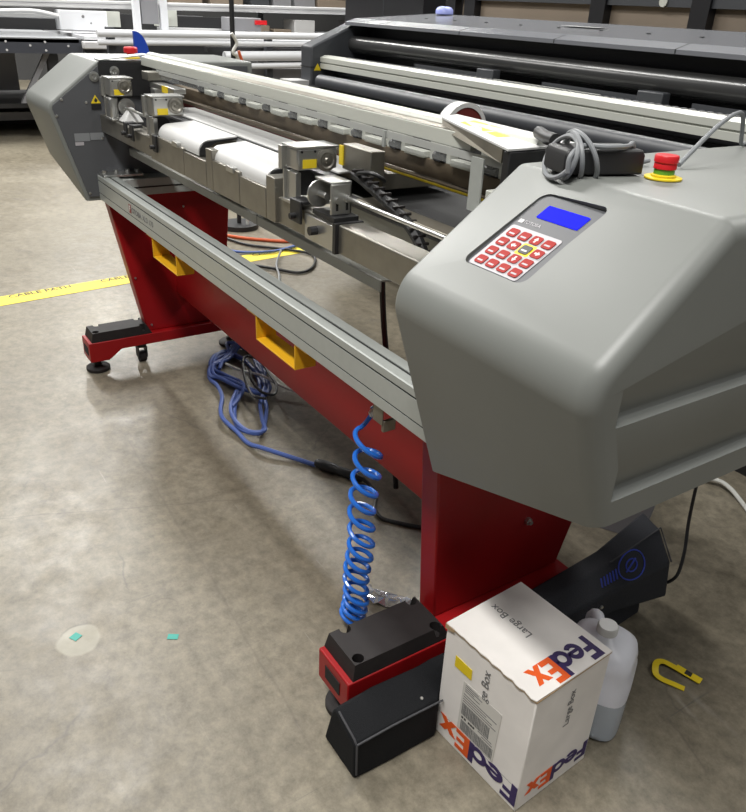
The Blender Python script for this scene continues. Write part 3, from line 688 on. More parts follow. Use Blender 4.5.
# ================================================================ BOX
BX, BY, BA = -.7942, .7391, .0666
W_, D_, H_ = .222, .197, .286
bxr = thing('shipping_box', 'white cardboard parcel box with orange and purple lettering beside the near foot', 'box', (BX, BY, 0))
RM = Matrix.Translation((BX, BY, 0)) @ Matrix.Rotation(BA, 4, 'Z')
ex = RM.to_3x3() @ Vector((1, 0, 0)); ey = RM.to_3x3() @ Vector((0, 1, 0))
def BP(u, v, z): return RM @ Vector((u, v, z))
mb = MB().loft([[BP(0, 0, 0), BP(W_, 0, 0), BP(W_, D_, 0), BP(0, D_, 0)], [BP(0, 0, H_ - .003), BP(W_, 0, H_ - .003), BP(W_, D_, H_ - .003), BP(0, D_, H_ - .003)]])
P('carton', mb, M['boxwhite'], bxr, bevel=.0025)
# lid flap with a torn wavy front edge
edge = []
for i in range(25):
    u = W_ * i / 24; edge.append((u, -.0025 + .0010 * math.sin(i * 1.9) + .0014 * math.sin(i * 4.3)))
top = [BP(u, v, H_ + .0) for u, v in edge] + [BP(W_ + .001, D_ + .001, H_), BP(-.001, D_ + .001, H_)]
P('lid', MB().prism(top, (0, 0, .0022)), M['boxwhite'], bxr, smooth=False)
P('torn_edge', MB().prism([BP(u, v * .8, H_ - .0032) for u, v in edge] + [BP(W_, .02, H_ - .0032), BP(0, .02, H_ - .0032)], (0, 0, .003)), M['cardboard'], bxr, smooth=False)
P('side_tear', MB().loft([[BP(W_ - .004, .0, H_ - .006), BP(W_ + .0012, .0, H_ - .004), BP(W_ + .0012, D_, H_ - .002), BP(W_ - .004, D_, H_ - .002)], [BP(W_ - .004, .0, H_ - .001), BP(W_ + .0012, .0, H_ - .001), BP(W_ + .0012, D_, H_ - .0005), BP(W_ - .004, D_, H_ - .0005)]]), M['cardboard'], bxr, smooth=False)
P('corner_tear', MB().loft([[BP(-.001, -.002, H_ - .012), BP(.022, -.002, H_ - .006), BP(.022, -.0035, H_ - .006), BP(-.001, -.0035, H_ - .012)], [BP(-.001, -.002, H_), BP(.022, -.002, H_), BP(.022, -.0035, H_), BP(-.001, -.0035, H_)]]), M['cardboard'], bxr, smooth=False)
def ring_sector(cx, cy, ro, ri, a0, a1, n=20):
    o = [(cx + ro * math.cos(math.radians(a0 + (a1 - a0) * i / n)), cy + ro * math.sin(math.radians(a0 + (a1 - a0) * i / n))) for i in range(n + 1)]
    i_ = [(cx + ri * math.cos(math.radians(a0 + (a1 - a0) * i / n)), cy + ri * math.sin(math.radians(a0 + (a1 - a0) * i / n))) for i in range(n + 1)]
    return [[o[k], o[k + 1], i_[k + 1], i_[k]] for k in range(n)]
def rc(x0, y0, x1, y1): return [(x0, y0), (x1, y0), (x1, y1), (x0, y1)]
def glyph(ch):
    if ch == 'F': return [rc(0, 0, .21, 1), rc(.21, .80, .56, 1), rc(.21, .43, .50, .62)], .54
    if ch == 'E': return [rc(0, 0, .21, 1), rc(.21, .80, .56, 1), rc(.21, .42, .52, .60), rc(.21, 0, .56, .20)], .56
    if ch == 'e': return ring_sector(.33, .33, .345, .165, 0, 318) + [rc(.16, .27, .66, .39)], .64
    if ch == 'd': return ring_sector(.33, .33, .345, .165, 0, 360) + [rc(.50, 0, .69, 1)], .69
    if ch == 'x': return [[(0, 0), (.24, 0), (.35, .17), (.23, .35)], [(.35, .17), (.46, 0), (.70, 0), (.47, .35)], [(.47, .35), (.70, .70), (.46, .70), (.35, .53)], [(.35, .53), (.24, .70), (0, .70), (.23, .35)], [(.23, .35), (.35, .17), (.47, .35), (.35, .53)]], .70
def logo(origin, r, u, size, length, parent, boldk=.03):
    """Fed + Ex lettering of the given cap height running along r for the given length"""
    cap_h = size * .73; x = 0.; out = []
    for word, m, nm in (('Fed', M['purple'], 'logo_fed'), ('Ex', M['orange'], 'logo_ex')):
        polys = []
        for ch in word:
            ps, w = glyph(ch); polys += [[(px + x, py) for px, py in p] for p in ps]; x += w + (.0 if ch in 'eE' else .0)
        out.append((polys, m, nm, word))
    k = length / x; fr = frame(origin, r, u)
    for polys, m, nm, word in out:
        mb = MB()
        for q_, p in enumerate(polys): mb.loft([[fr @ Vector((px * k, py * cap_h, h)) for px, py in p] for h in (0, .0005 + .0003 * (len(p) == 4 and p[0][0] != p[3][0] and 0 or 0) + .00004 * (q_ % 5))])
        P(nm, mb, m, parent, smooth=False, label='purple letters Fed' if word == 'Fed' else 'orange letters Ex')
ztop = H_ + .0026
logo(BP(.166, .182, ztop), -ey, ex, .073, .156, bxr)
T('print', 'Large Box', .024, frame(BP(.114, .108, ztop), -ex, -ey), M['greyink'], bxr, depth=.0002)
fn = -ey
logo(BP(.2195, -.0006, .062), -ex, (0, 0, -1), .070, .208, bxr)
T('print', 'ge Box', .026, frame(BP(.119, -.0012, .187), (0, 0, 1), -ex), M['greyink'], bxr, depth=.0002)
P('sticker', MB().loft([[BP(.032, -.0006, .205), BP(.077, -.0006, .206), BP(.076, -.0006, .230), BP(.032, -.0006, .231)], [BP(.032, -.0014, .205), BP(.077, -.0014, .206), BP(.076, -.0014, .230), BP(.032, -.0014, .231)]]), M['label_y'], bxr, smooth=False)
P('shipping_label', MB().loft([[BP(a, v, z) for a, z in ((.058, .066), (.154, .064), (.158, .192), (.060, .190))] for v in (-.0006, -.0011)]), M['paper'], bxr, smooth=False)
random.seed(3)
for za, zb, xa, xb in ((.108, .138, .064, .134), (.068, .094, .066, .150)):
    bar = MB(); x = xa
    while x < xb:
        w = random.choice((.001, .0016, .0024)); bar.loft([[BP(a, v, z) for a, z in ((x, za), (x + w, za), (x + w, zb), (x, zb))] for v in (-.0011, -.0014)]); x += w + random.choice((.0007, .0011))
    P('barcode', bar, M['greyink'], bxr, smooth=False)
bar = MB()
for z, a, b_ in ((.184, .066, .10), (.179, .066, .110), (.174, .066, .09), (.169, .066, .105), (.160, .064, .150), (.154, .064, .125), (.148, .064, .140), (.104, .110, .146), (.142, .064, .150), (.098, .120, .148)):
    bar.loft([[BP(p, v, q) for p, q in ((a, z), (b_, z), (b_, z + .0018), (a, z + .0018))] for v in (-.0011, -.0014)])
P('address_lines', bar, M['greyink'], bxr, smooth=False)
bar = MB()
for a in (.066, .073, .084, .090, .096):
    bar.loft([[BP(p, v, q) for p, q in ((a, .0985), (a + .005, .0985), (a + .005, .1035), (a, .1035))] for v in (-.0011, -.0014)])
P('address_lines', bar, M['blackink'], bxr, smooth=False)
logo(BP(W_ + .0006, .192, .060), -ey, (0, 0, -1), .058, .172, bxr)
T('print', 'Large Box', .022, frame(BP(W_ + .001, .108, .160), (0, 0, 1), -ey), M['greyink'], bxr, depth=.0002)
P('crease_line', MB().loft([[BP(p, v, q) for p, q in ((.004, .058), (W_ - .004, .058), (W_ - .004, .0588), (.004, .0588))] for v in (-.0003, -.0005)]), M['shadegrey'], bxr, smooth=False)

# ================================================================ JUG
jg = thing('plastic_jug', 'translucent white plastic jug half full of water behind the box', 'jug', (-.662, 1.040, 0))
jc = Vector((-.662, 1.040, 0)); ja = math.radians(28)
def jring(w, d, z, p=4., n=32, dx=0., dy=0.):
    out = []
    for i in range(n):
        a = 2 * PI * i / n; c, s = math.cos(a), math.sin(a)
        x = w * (abs(c) ** (2 / p)) * (1 if c >= 0 else -1) + dx; y = d * (abs(s) ** (2 / p)) * (1 if s >= 0 else -1) + dy
        out.append(jc + Vector((math.cos(ja) * x - math.sin(ja) * y, math.sin(ja) * x + math.cos(ja) * y, z)))
    return out
lv = .105
body = [jring(.060, .060, .001, 4), jring(.068, .068, .008, 4), jring(.070, .070, .02, 4), jring(.070, .070, lv, 4)]
P('filled_part', MB().loft(body), M['water'], jg, label='lower half filled with water')
up = [jring(.0702, .0702, lv + .0002, 4), jring(.069, .069, .150, 4), jring(.064, .064, .162, 4), jring(.066, .066, .176, 3.6), jring(.062, .062, .198, 3), jring(.046, .046, .214, 2.6), jring(.024, .024, .222, 2), jring(.0195, .0195, .230, 2)]
P('shoulder', MB().loft(up), M['hdpe'], jg, ang=80)
P('handle', MB().tube(smooth_curve([jc + Vector(p) for p in ((-.030, .020, .200), (-.052, .036, .208), (-.070, .046, .188), (-.070, .044, .160), (-.058, .036, .140))], 6), .013, 10), M['hdpe'], jg)
P('cap', MB().lathe(jc + Vector((0, 0, .227)), [(.0195, 0), (.0205, .001), (.0205, .014), (.018, .018), (.004, .019)], n=28), M['white'], jg)

# ================================================================ BAGS
def bag(pts_rings, name, label, m='fabric'):
    t_ = thing(name, label, 'bag', (pts_rings[0][0][0], pts_rings[0][0][1], 0))
    P('bag_body', MB().loft(pts_rings), M[m], t_, bevel=.006, seg=3)
    return t_
def bring(y, xl, xr, zb, zs_, xt, zt_, dx=0.):
    return [(xl + dx, y, zb), (xr + dx, y, zb), (xr + dx - .002, y, zs_), (xt + .012 + dx, y, zt_ - .006), (xt - .012 + dx, y, zt_), (xl + .026 + dx, y, zs_ + .010)]
b1 = bag([bring(.536, -.893, -.780, .001, .092, -.845, .118), bring(.62, -.890, -.778, .001, .098, -.848, .126), bring(.728, -.886, -.779, .001, .096, -.846, .124), bring(.765, -.878, -.818, .001, .092, -.852, .122), bring(.93, -.878, -.830, .001, .085, -.856, .112)], 'sand_bag', 'long black fabric weight bag lying on the floor along the near red foot', 'fabric_dark')
P('piping', MB().tube([(-.780, .541, .012), (-.781, .540, .092), (-.79, .5395, .101), (-.82, .539, .111), (-.845, .539, .119)], .0022, 6).tube([(-.7805, .54, .094), (-.779, .62, .100), (-.779, .737, .098)], .0022, 6), M['piping'], b1)
P('stud', MB().lathe((-.800, .700, .104), [(.004, 0), (.003, .002)], (.5, 0, 1), 8), M['zinc'], b1)
b3 = bag([[(-.86, .96, .001), (-.785, .96, .001), (-.785, .96, .085), (-.86, .96, .085)], [(-.875, 1.23, .001), (-.795, 1.23, .001), (-.80, 1.23, .098), (-.875, 1.23, .098)], [(-.90, 1.38, .001), (-.806, 1.38, .001), (-.81, 1.375, .098), (-.90, 1.375, .098)]], 'sand_bag', 'black weight bag on the floor under the bag with the blue badge')
b2r = [[(-.868, 1.00, .135), (-.862, 1.00, .100), (-.775, .985, .100), (-.775, .985, .165), (-.82, 1.0, .185), (-.868, 1.01, .175)],
       [(-.876, 1.24, .135), (-.876, 1.24, .100), (-.775, 1.22, .100), (-.772, 1.22, .172), (-.82, 1.235, .205), (-.872, 1.25, .200)],
       [(-.915, 1.44, .135), (-.91, 1.44, .102), (-.745, 1.372, .102), (-.765, 1.385, .185), (-.83, 1.415, .228), (-.90, 1.44, .225)]]
b2 = bag(b2r, 'sand_bag', 'black fabric bag with a blue round badge resting behind the box')
# badge lies on the sloping top between the last two rings
def tq(u, v):
    a0, a1 = Vector(b2r[1][3]), Vector(b2r[2][3]); c0, c1 = Vector(b2r[1][4]), Vector(b2r[2][4])
    nrm = ((a1 - a0).cross(c0 - a0)).normalized(); nrm = nrm if nrm.z > 0 else -nrm
    return (a0.lerp(a1, u)).lerp(c0.lerp(c1, u), v) + nrm * .0012
ring = [tq(.32 + .24 * math.cos(2 * PI * i / 24), .52 + .46 * math.sin(2 * PI * i / 24)) for i in range(25)]
P('badge_ring', MB().tube(ring, .0018, 5), M['logo_blue'], b2)
P('badge_mark', MB().tube([tq(.32 + .10 * math.cos(2 * PI * i / 12), .52 + .2 * math.sin(2 * PI * i / 12)) for i in range(13)], .0018, 5).tube([tq(.20, .4), tq(.42, .65)], .002, 5), M['logo_blue'], b2)
lt = MB()
for i in range(6):
    u = -.26 + i * .055; lt.tube([tq(u, .35), tq(u + .03, .7)], .0022, 5)
P('badge_letters', lt, M['logo_blue'], b2)
P('piping', MB().tube([Vector(b2r[2][3]) + Vector((0, .001, .001)), Vector(b2r[2][4]) + Vector((0, .001, .002)), Vector(b2r[1][4]) + Vector((0, 0, .002))], .0022, 6), M['piping'], b2)
for x, y, z in ((-.7735, 1.14, .145), (-.7728, 1.17, .142)):
    P('stud', MB().lathe((x, y, z), [(.005, 0), (.004, .003), (.002, .004)], (1, -.1, .2), 10), M['zinc'], b2)
# grey sheet leaning behind the near leg
gb = P('leaning_board', MB().loft([[(-1.35, 1.42, .001), (-1.00, 1.62, .001), (-1.00, 1.625, .001), (-1.35, 1.425, .001)], [(-1.38, 1.55, .30), (-1.03, 1.75, .30), (-1.03, 1.755, .30), (-1.38, 1.555, .30)]]), M['shadegrey'], smooth=False)
tag(gb, 'grey board leaning on the floor behind the near red leg', 'board')

# yellow strap loop
st = thing('yellow_strap', 'yellow webbing strap folded in a loop with a black buckle print', 'strap', (-.62, 1.28, 0))
def strip(pts, w, m, parent, name):
    L1, L2 = [], []
    for i, p in enumerate(pts):
        p = Vector(p); t = (Vector(pts[min(i + 1, len(pts) - 1)]) - Vector(pts[max(i - 1, 0)])).normalized()
        s = Vector((-t.y, t.x, 0)).normalized() * w / 2
        L1.append(p + s); L2.append(p - s)
    rings = [[a, b_, b_ + Vector((0, 0, .0015)), a + Vector((0, 0, .0015))] for a, b_ in zip(L1, L2)]
    return P(name, MB().loft(rings), m, parent, smooth=False)
loop = smooth_curve([(-.592, 1.272, .002), (-.612, 1.262, .003), (-.635, 1.250, .004), (-.650, 1.247, .008), (-.662, 1.258, .014), (-.668, 1.274, .014), (-.664, 1.290, .010), (-.650, 1.300, .006), (-.625, 1.308, .004), (-.588, 1.318, .002)], 5)
strip(loop, .014, M['label_y'], st, 'webbing')
strip([(-.640, 1.304, .0075), (-.612, 1.312, .006), (-.585, 1.3195, .005)], .019, M['label_y'], st, 'webbing')
strip([(-.620, 1.310, .0085), (-.606, 1.314, .0080)], .013, M['blackink'], st, 'printed_mark')

# crumpled clear film by the hose
random.seed(11)
mb = MB()
cc = Vector((-1.14, .86, .0)); nr, nc = 9, 9
grid = []
for i in range(nr):
    row = []
    for j in range(nc):
        a = i / (nr - 1); b_ = j / (nc - 1)
        row.append(cc + Vector(((a - .5) * .11 + random.uniform(-.008, .008), (b_ - .5) * .035 + (a - .5) * .05 + random.uniform(-.006, .006), .004 + .030 * math.sin(PI * b_) * (.5 + .8 * a) + random.uniform(0, .012))))
    grid.append(row)
rings = [[*r, *[p - Vector((0, 0, .0015)) for p in r[::-1]]] for r in grid]
fo = P('plastic_wrap', MB().loft(rings), M['foil'], smooth=False)
tag(fo, 'crumpled shiny clear wrapping film on the floor beside the blue hose', 'wrapping')

# ================================================================ LARGE PRINTER BEHIND
pr = thing('roll_printer', 'very wide black roll printer with grey lid and silver front rail', 'printer', (-2.0, 2.4, 0))
X0, X1 = -3.72, -.35
P('body', MB().box(X0 + .1, X1, 2.32, 2.95, .93, 1.20).box(X0 + .1, X1, 2.14, 2.95, .35, .98), M['printer_blk'], pr)
P('stand', MB().box(X0 + .3, X0 + .42, 2.2, 2.9, 0, .36), M['printer_blk'], pr)
P('stand', MB().box(-1.2, -1.05, 2.2, 2.9, 0, .36), M['printer_blk'], pr)
lid = P('lid', MB().xprism([(2.20, 1.205), (2.20, 1.2185), (2.26, 1.236), (2.75, 1.272), (2.95, 1.262), (2.95, 1.20)], X0 + .10, X1), M['printer_top'], pr, smooth=False)
for x in (-2.72, -2.18, -1.66, -1.2):
    P('lid_seam', MB().loft([[(x, 2.199, 1.206), (x + .004, 2.199, 1.206), (x + .004, 2.199, 1.2190), (x, 2.199, 1.2190)], [(x, 2.26, 1.2366), (x + .004, 2.26, 1.2366), (x + .004, 2.262, 1.2368), (x, 2.262, 1.2368)]]), M['dark'], lid, smooth=False)
for i in range(12):
    x = -3.3 + i * .22
    P('lid_screw', MB().cyl((x, 2.46, 1.250), (x, 2.46, 1.2535), .008, n=8), M['black'], lid)
P('pinch_roller', MB().cyl((X0 + .12, 2.25, 1.118), (X1, 2.25, 1.118), .040, n=28), M['roller'], pr)
P('roller_hub', MB().cyl((X0 + .08, 2.25, 1.118), (X0 + .16, 2.25, 1.118), .030, n=20), M['greycable'], pr)
P('front_rail', MB().xprism([(2.05, 1.008), (2.05, 1.030), (2.056, 1.032), (2.056, 1.036), (2.05, 1.038), (2.05, 1.058), (2.075, 1.068), (2.10, 1.068), (2.14, 1.058), (2.14, 1.008)], X0 + .12, X1), M['cream'], pr, smooth=False)
tk = MB()
for i in range(96):
    tk.box(-3.4 + i * .03, -3.4 + i * .03 + .010, 2.078, 2.100, 1.0685, 1.0705)
tk.box(-3.4, -.5, 2.0885, 2.0895, 1.0682, 1.0695)
P('rail_teeth', tk, M['shadegrey'], pr, smooth=False)
for x in (-3.0, -2.2, -1.55):
    P('guide_plate', MB().box(x, x + .45, 2.19, 2.20, 1.055, 1.075), M['charcoal'], pr)
    P('media_clip', MB().box(x + .46, x + .56, 2.16, 2.20, 1.045, 1.095), M['charcoal'], pr, bevel=.004)
P('pale_strip', MB().box(-2.55, -1.9, 2.165, 2.175, 1.058, 1.064), M['cream'], pr)
P('platform', MB().box(X0 + .15, -.6, 1.80, 2.13, .90, .935).box(X0 + .15, -.6, 1.78, 1.80, .80, .935), M['printer_blk'], pr)
P('feed_tube', MB().cyl((X0 + .3, 1.95, .965), (-.6, 1.95, .965), .030, n=20), M['charcoal'], pr)
cap = P('end_cover', MB().xprism([(2.0, .955), (2.0, 1.105), (2.03, 1.118), (2.26, 1.215), (2.32, 1.232), (2.95, 1.262), (2.95, .90), (2.0, .90)], X0 + .01, X0 + .12), M['charcoal'], pr, bevel=.008)
P('cover_seam', MB().box(X0 + .009, X0 + .121, 1.998, 2.4, 1.012, 1.015), M['dark'], cap)
P('warning_triangle', MB().xprism([(2.015, .998), (2.055, .998), (2.035, 1.030)], X0 + .120, X0 + .1225), M['label_y'], cap)
P('foot_plate', MB().box(X0 - .02, X0 + .10, 1.90, 2.0, .925, .95), M['bggrey'], pr)
# media roll between the machines
mr_ = thing('media_roll', 'white media roll with a maroon inner core behind the cutter', 'media roll', (-1.77, 1.47, 0))
def ringprism(c, ro, ri, x0, x1, n=36):
    mb = MB(); o0 = [(x0, c[0] + ro * math.cos(2 * PI * i / n), c[1] + ro * math.sin(2 * PI * i / n)) for i in range(n)]
    o1 = [(x1, p[1], p[2]) for p in o0]; i0 = [(x0, c[0] + ri * math.cos(2 * PI * i / n), c[1] + ri * math.sin(2 * PI * i / n)) for i in range(n)]
    i1 = [(x1, p[1], p[2]) for p in i0]
    return mb.loft([o0, o1, i1, i0, o0], cap=False)
P('paper_winding', ringprism((1.47, .99), .078, .066, -1.79, -1.75), M['white'], mr_)
P('core', MB().cyl((-1.79, 1.47, .99), (-1.752, 1.47, .99), .0655, n=36), M['cuporange'], mr_)
P('stand_bracket', MB().box(-1.785, -1.755, 1.44, 1.50, 0, .912), M['black'], mr_)
bo = P('cleaner_bottle', MB().lathe((-3.47, 2.70, 1.27), [(.04, 0), (.045, .004), (.045, .022), (.035, .034), (.02, .038)], n=20), M['violet'])
tag(bo, 'pale blue bottle top standing on the printer lid', 'bottle')
pp_ = P('paper_note', MB().box(-2.45, -2.25, 2.50, 2.56, 1.2585, 1.2600), M['white']); tag(pp_, 'small white paper lying on the printer lid', 'paper')

# enclosure far behind on the right
en = thing('machine_enclosure', 'tall dark framed enclosure with tan panels behind the roll printer', 'enclosure', (-3.5, 4.5, 0))
P('panel', MB().box(-5.6, -1.5, 4.55, 4.60, .2, 2.2), M['tan'], en)
P('lower_rail', MB().box(-6.2, -1.5, 4.50, 4.55, .9, 1.245), M['charcoal'], en)
P('upper_rail', MB().box(-6.2, -1.5, 4.50, 4.55, 1.372, 1.9), M['charcoal'], en)
for x in (-5.75, -4.14, -3.33, -2.3, -5.5):
    P('post', MB().box(x, x + .13, 4.48, 4.55, 0, 1.9), M['printer_blk'], en)
P('gauge', MB().lathe((-3.55, 4.499, 1.40), [(.03, 0), (.03, .01)], (0, -1, 0), 16), M['cream'], en)
db = thing('dark_cabinet', 'black cabinet standing behind the printer left end', 'cabinet', (-6.5, 4.7, 0))
P('carcass', MB().box(-7.6, -6.25, 4.62, 5.3, 0, 1.9), M['printer_blk'], db)
P('door_line', MB().box(-6.9, -6.89, 4.617, 4.62, .1, 1.85), M['charcoal'], db)

# ================================================================ LEFT BACKGROUND
fb = thing('flatbed_table', 'long dark flatbed table at the far left of the hall', 'flatbed machine', (-8.5, .8, 0))
P('bed', MB().box(-9.6, -8.0, -1.6, 2.0, .865, .905), M['greycable'], fb)
ap = P('apron', MB().box(-8.06, -8.0, -1.6, 2.02, .775, .895), M['navy'], fb)
for y in (1.37, 1.70):
    for z in (.80, .84, .87):
        P('bolt', MB().cyl((-8.0, y + (.2 if z == .84 else 0), z), (-7.995, y + (.2 if z == .84 else 0), z), .010, n=8), M['bggrey'], ap)
for y in (-.9, 1.75):
    P('leg', MB().box(-8.3, -8.2, y, y + .09, .0, .775), M['charcoal'], fb)
P('brace', MB().loft([[(-8.2, 1.45, .34), (-8.15, 1.45, .34), (-8.15, 1.50, .34), (-8.2, 1.50, .34)], [(-8.2, 1.72, .78), (-8.15, 1.72, .78), (-8.15, 1.77, .78), (-8.2, 1.77, .78)]]), M['shadegrey'], fb)
P('back_panel', MB().box(-8.9, -8.85, .0, 1.58, .38, .77), M['shadegrey'], fb)
P('lower_shelf', MB().box(-9.5, -8.3, -1.6, 2.2, .28, .32), M['black'], fb)
P('base_rail', MB().box(-9.15, -9.05, -1.6, 2.9, .07, .15), M['bggrey'], fb)
P('base_box', MB().box(-9.6, -9.3, -1.6, 2.6, .0, .30), M['black'], fb)
wt = thing('cutting_table', 'long white topped cutting table beyond the far hood', 'table', (-8.5, 3.5, 0))
P('table_top', MB().box(-9.6, -8.0, 2.05, 5.6, .895, .925), M['bgwhite'], wt)
P('apron', MB().box(-8.1, -8.02, 2.05, 5.6, .78, .892), M['black'], wt)
P('junction', MB().box(-8.0, -7.93, 2.02, 2.24, .82, .885), M['bggrey'], wt, bevel=.01)
for y in (2.3, 3.6, 5.2): P('leg', MB().box(-8.4, -8.3, y, y + .1, 0, .78), M['charcoal'], wt)
# gantry above the tables
gt = thing('gantry', 'long light grey gantry rail above the far tables', 'gantry', (-8.6, 2.5, 0))
P('rail', MB().xprism([(0, 0)] * 0 or [(-1.6, 1.095), (-1.6, 1.165), (5.8, 1.265), (5.8, 1.195)], -8.62, -8.5), M['bggrey'], gt, bevel=.01)
P('rail_groove', MB().xprism([(-1.6, 1.132), (-1.6, 1.137), (5.8, 1.237), (5.8, 1.232)], -8.5, -8.496), M['shadegrey'], gt)
P('carriage_rail', MB().box(-8.6, -8.5, -1.6, 1.93, 1.045, 1.088), M['bggrey'], gt, bevel=.008)
P('carriage_hose', MB().tube(smooth_curve([(-8.45, .9, 1.06), (-8.45, 1.5, 1.10), (-8.45, 1.75, 1.105), (-8.45, 1.95, 1.07)], 6), .02), M['bggrey'], gt)
hb = P('head_cover', MB().box(-8.6, -8.42, 1.95, 2.40, .955, 1.125), M['bgwhite'], gt, bevel=.006)
P('screw', MB().cyl((-8.42, 2.17, 1.075), (-8.415, 2.17, 1.075), .014, n=8), M['greyink'], hb)
P('screw', MB().cyl((-8.42, 2.24, 1.02), (-8.415, 2.24, 1.02), .008, n=8), M['greyink'], hb)
P('side_post', MB().box(-8.45, -8.38, 2.66, 2.72, .93, 1.35), M['bgwhite'], gt)
P('side_post', MB().box(-8.45, -8.38, 2.93, 3.00, .95, 1.35), M['bgwhite'], gt)
P('screen', MB().box(-8.45, -8.40, 2.74, 2.91, 1.03, 1.24), M['shadegrey'], gt)
P('backing', MB().box(-8.95, -8.9, -1.6, 3.9, .93, 1.10), M['black'], gt)
P('light_panel', MB().box(-8.88, -8.8, 2.42, 2.64, .98, 1.12), M['cream'], gt)
P('light_panel', MB().box(-8.88, -8.8, 3.02, 3.25, 1.0, 1.18), M['cream'], gt)
P('low_bar', MB().box(-8.6, -8.52, 2.95, 3.9, .962, 1.0), M['bggrey'], gt, bevel=.004)
mech = P('carriage', MB().box(-8.5, -8.3, 3.62, 4.0, .99, 1.12), M['shadegrey'], gt, bevel=.01)
P('red_cover', MB().box(-8.3, -8.27, 3.92, 4.05, 1.06, 1.10), M['estop'], mech)
# rolls
for (z, r, lab) in ((.995, .030, 'top white media roll in the rack left of the printer'), (.928, .022, 'second white media roll from the top of the rack'), (.832, .042, 'third and thickest white media roll in the rack'), (.752, .026, 'lowest white media roll in the rack')):
    o = thing('media_roll', lab, 'media roll', (-7.0, 3.2, z), 'media rolls in the rack left of the printer')
    P('winding', MB().cyl((-7.0, 1.9 if z > .9 else 3.0, z - (.0)), (-7.0, 4.4, z + .02), r, n=20), M['bgwhite'], o)
    P('core', MB().cyl((-7.0, 4.4, z + .02), (-7.0, 4.5, z + .02), r * .5, n=12), M['black'], o)
rk = thing('roll_rack', 'dark rack carrying the white media rolls', 'rack', (-7.2, 3.4, 0))
for y in (2.0, 3.45, 4.45):
    P('upright', MB().box(-7.12, -7.06, y, y + .06, 0, 1.04), M['charcoal'], rk)
P('cross_bar', MB().box(-7.2, -7.14, 2.9, 4.5, .86, .90), M['black'], rk)
P('cross_bar', MB().box(-7.2, -7.14, 2.0, 4.5, .50, .72), M['shadegrey'], rk)
P('base', MB().box(-7.3, -6.9, 2.0, 4.5, .30, .34), M['black'], rk)
dk = thing('grey_bin_box', 'dark grey metal box with screws in front of the white rolls', 'box', (-7.2, 2.9, 0))
P('case', MB().box(-6.6, -6.0, 2.02, 2.46, .0, .86), M['navy'], dk, bevel=.01)
for y in (2.14, 2.34): P('screw', MB().cyl((-6.0, y, .80), (-5.995, y, .80), .012, n=8), M['cream'], dk)
# black post with cables
po = thing('black_post', 'slim black vertical pole with white and orange cable tied to it', 'pole', (-4.5, 1.985, 0))
P('pole', MB().cyl((-4.5, 1.985, 0), (-4.5, 1.985, 1.9), .014, n=12), M['black'], po)
P('base', MB().cyl((-4.5, 1.985, 0), (-4.5, 1.985, .03), .12, n=24), M['black'], po)
P('tied_cable', MB().tube(smooth_curve([(-4.48, 1.97, 1.12), (-4.48, 2.00, 1.07), (-4.48, 1.975, 1.02), (-4.48, 2.01, .97), (-4.48, 2.0, .7), (-4.45, 2.02, .02)], 6), .010), M['whitecable'], po)
P('orange_cable', MB().tube(smooth_curve([(-4.47, 2.005, 1.03), (-4.47, 2.03, .97), (-4.47, 2.06, .94), (-4.47, 2.08, .7), (-4.4, 2.1, .02)], 6), .009), M['orangecable'], po)
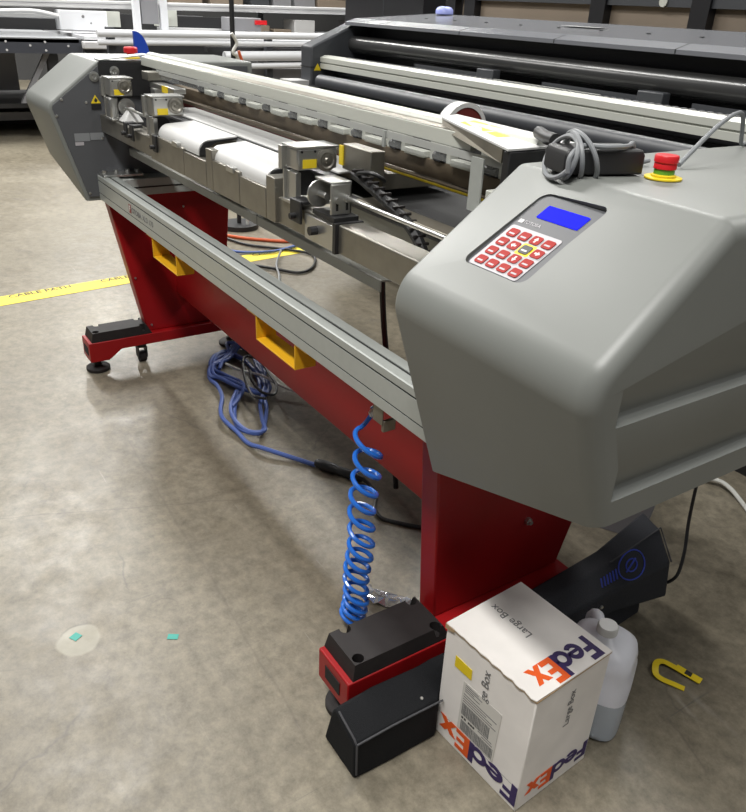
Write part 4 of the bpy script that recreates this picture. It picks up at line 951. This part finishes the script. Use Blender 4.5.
# shelving far left back
sh = thing('storage_shelf', 'long shelf of mixed supplies against the back of the hall', 'shelf', (-11, 6.5, 0))
for zz in (.70, 1.16, 1.62): P('shelf_board', MB().box(-11.3, -10.8, 3.2, 9.8, zz, zz + .038), M['bggrey'], sh)
for y in (3.2, 5.4, 7.6, 9.7): P('post', MB().box(-11.36, -11.305, y, y + .08, 0, 2.2), M['charcoal'], sh)
random.seed(5)
cols = [M['shadegrey'], M['tan'], M['charcoal'], M['bggrey'], M['shadegrey'], M['tan']]
nm = ['green', 'brown', 'cream', 'light grey', 'dark grey', 'tan']
y = 3.35; k = 0
while y < 9.4:
    w = random.uniform(.25, .55); h = random.uniform(.15, .34); i = random.randrange(6)
    for zz in (.74, 1.20):
        o = P('supply_carton', MB().box(-11.2, -10.85, y, y + w, zz, zz + h * (1 if zz < 1 else .8)), cols[(i + (zz > 1)) % 6], bevel=.01)
        tag(o, 'small supply carton on the far storage shelf', 'carton', 'cartons on the far storage shelf')
    y += w + random.uniform(.03, .12)

# ================================================================ LIGHT
w = bpy.data.worlds.new('hall_ambient'); sc.world = w; w.use_nodes = True
w.node_tree.nodes['Background'].inputs['Color'].default_value = (.96, .97, 1.0, 1)
w.node_tree.nodes['Background'].inputs['Strength'].default_value = .12
def lamp(x, y, z, sx, sy, e, rz=0.):
    l = bpy.data.lights.new('ceiling_strip', 'AREA'); l.shape = 'RECTANGLE'; l.size = sx; l.size_y = sy; l.energy = e; l.color = (1, .985, .95)
    o = bpy.data.objects.new('ceiling_strip_light', l); COL.objects.link(o); o.location = (x, y, z); o.rotation_euler = (0, 0, rz)
for x, y, e, sx, sy in ((-8.0, 1, 270, 2.4, .4), (-8.5, 5, 230, 2.4, .4), (-4.6, .6, 170, 2.4, .4), (-4.2, 4.6, 200, 2.4, .4), (-.3, -.95, 250, 2.4, .5), (-12, 3, 330, 2.4, .4), (-7.5, -1.8, 180, 2.4, .4), (-.2, 5.5, 120, 2.4, .4), (2.2, 1.6, 50, 2.4, .4)):
    lamp(x, y, 4.6, sx, sy, e, 0)

# ================================================================ CAMERA
cam = bpy.data.cameras.new('camera'); co = bpy.data.objects.new('camera', cam); COL.objects.link(co)
cam.sensor_fit = 'HORIZONTAL'; cam.sensor_width = 36; cam.lens = 762.72 / 746 * 36; cam.clip_start = .02; cam.clip_end = 100
rt = Vector((0.54584057, 0.83664767, 0.04559331)); dn = Vector((0.41129068, -0.22012941, -0.88452418)); fw = Vector((-0.72999866, 0.50156129, -0.46426095))
co.matrix_world = Matrix(((rt.x, -dn.x, -fw.x, 0), (rt.y, -dn.y, -fw.y, 0), (rt.z, -dn.z, -fw.z, 1.295), (0, 0, 0, 1)))
sc.camera = co
sc.view_settings.view_transform = 'Standard'; sc.view_settings.look = 'None'; sc.view_settings.gamma = 1; sc.view_settings.use_curve_mapping = False
sc.view_settings.exposure = -.12
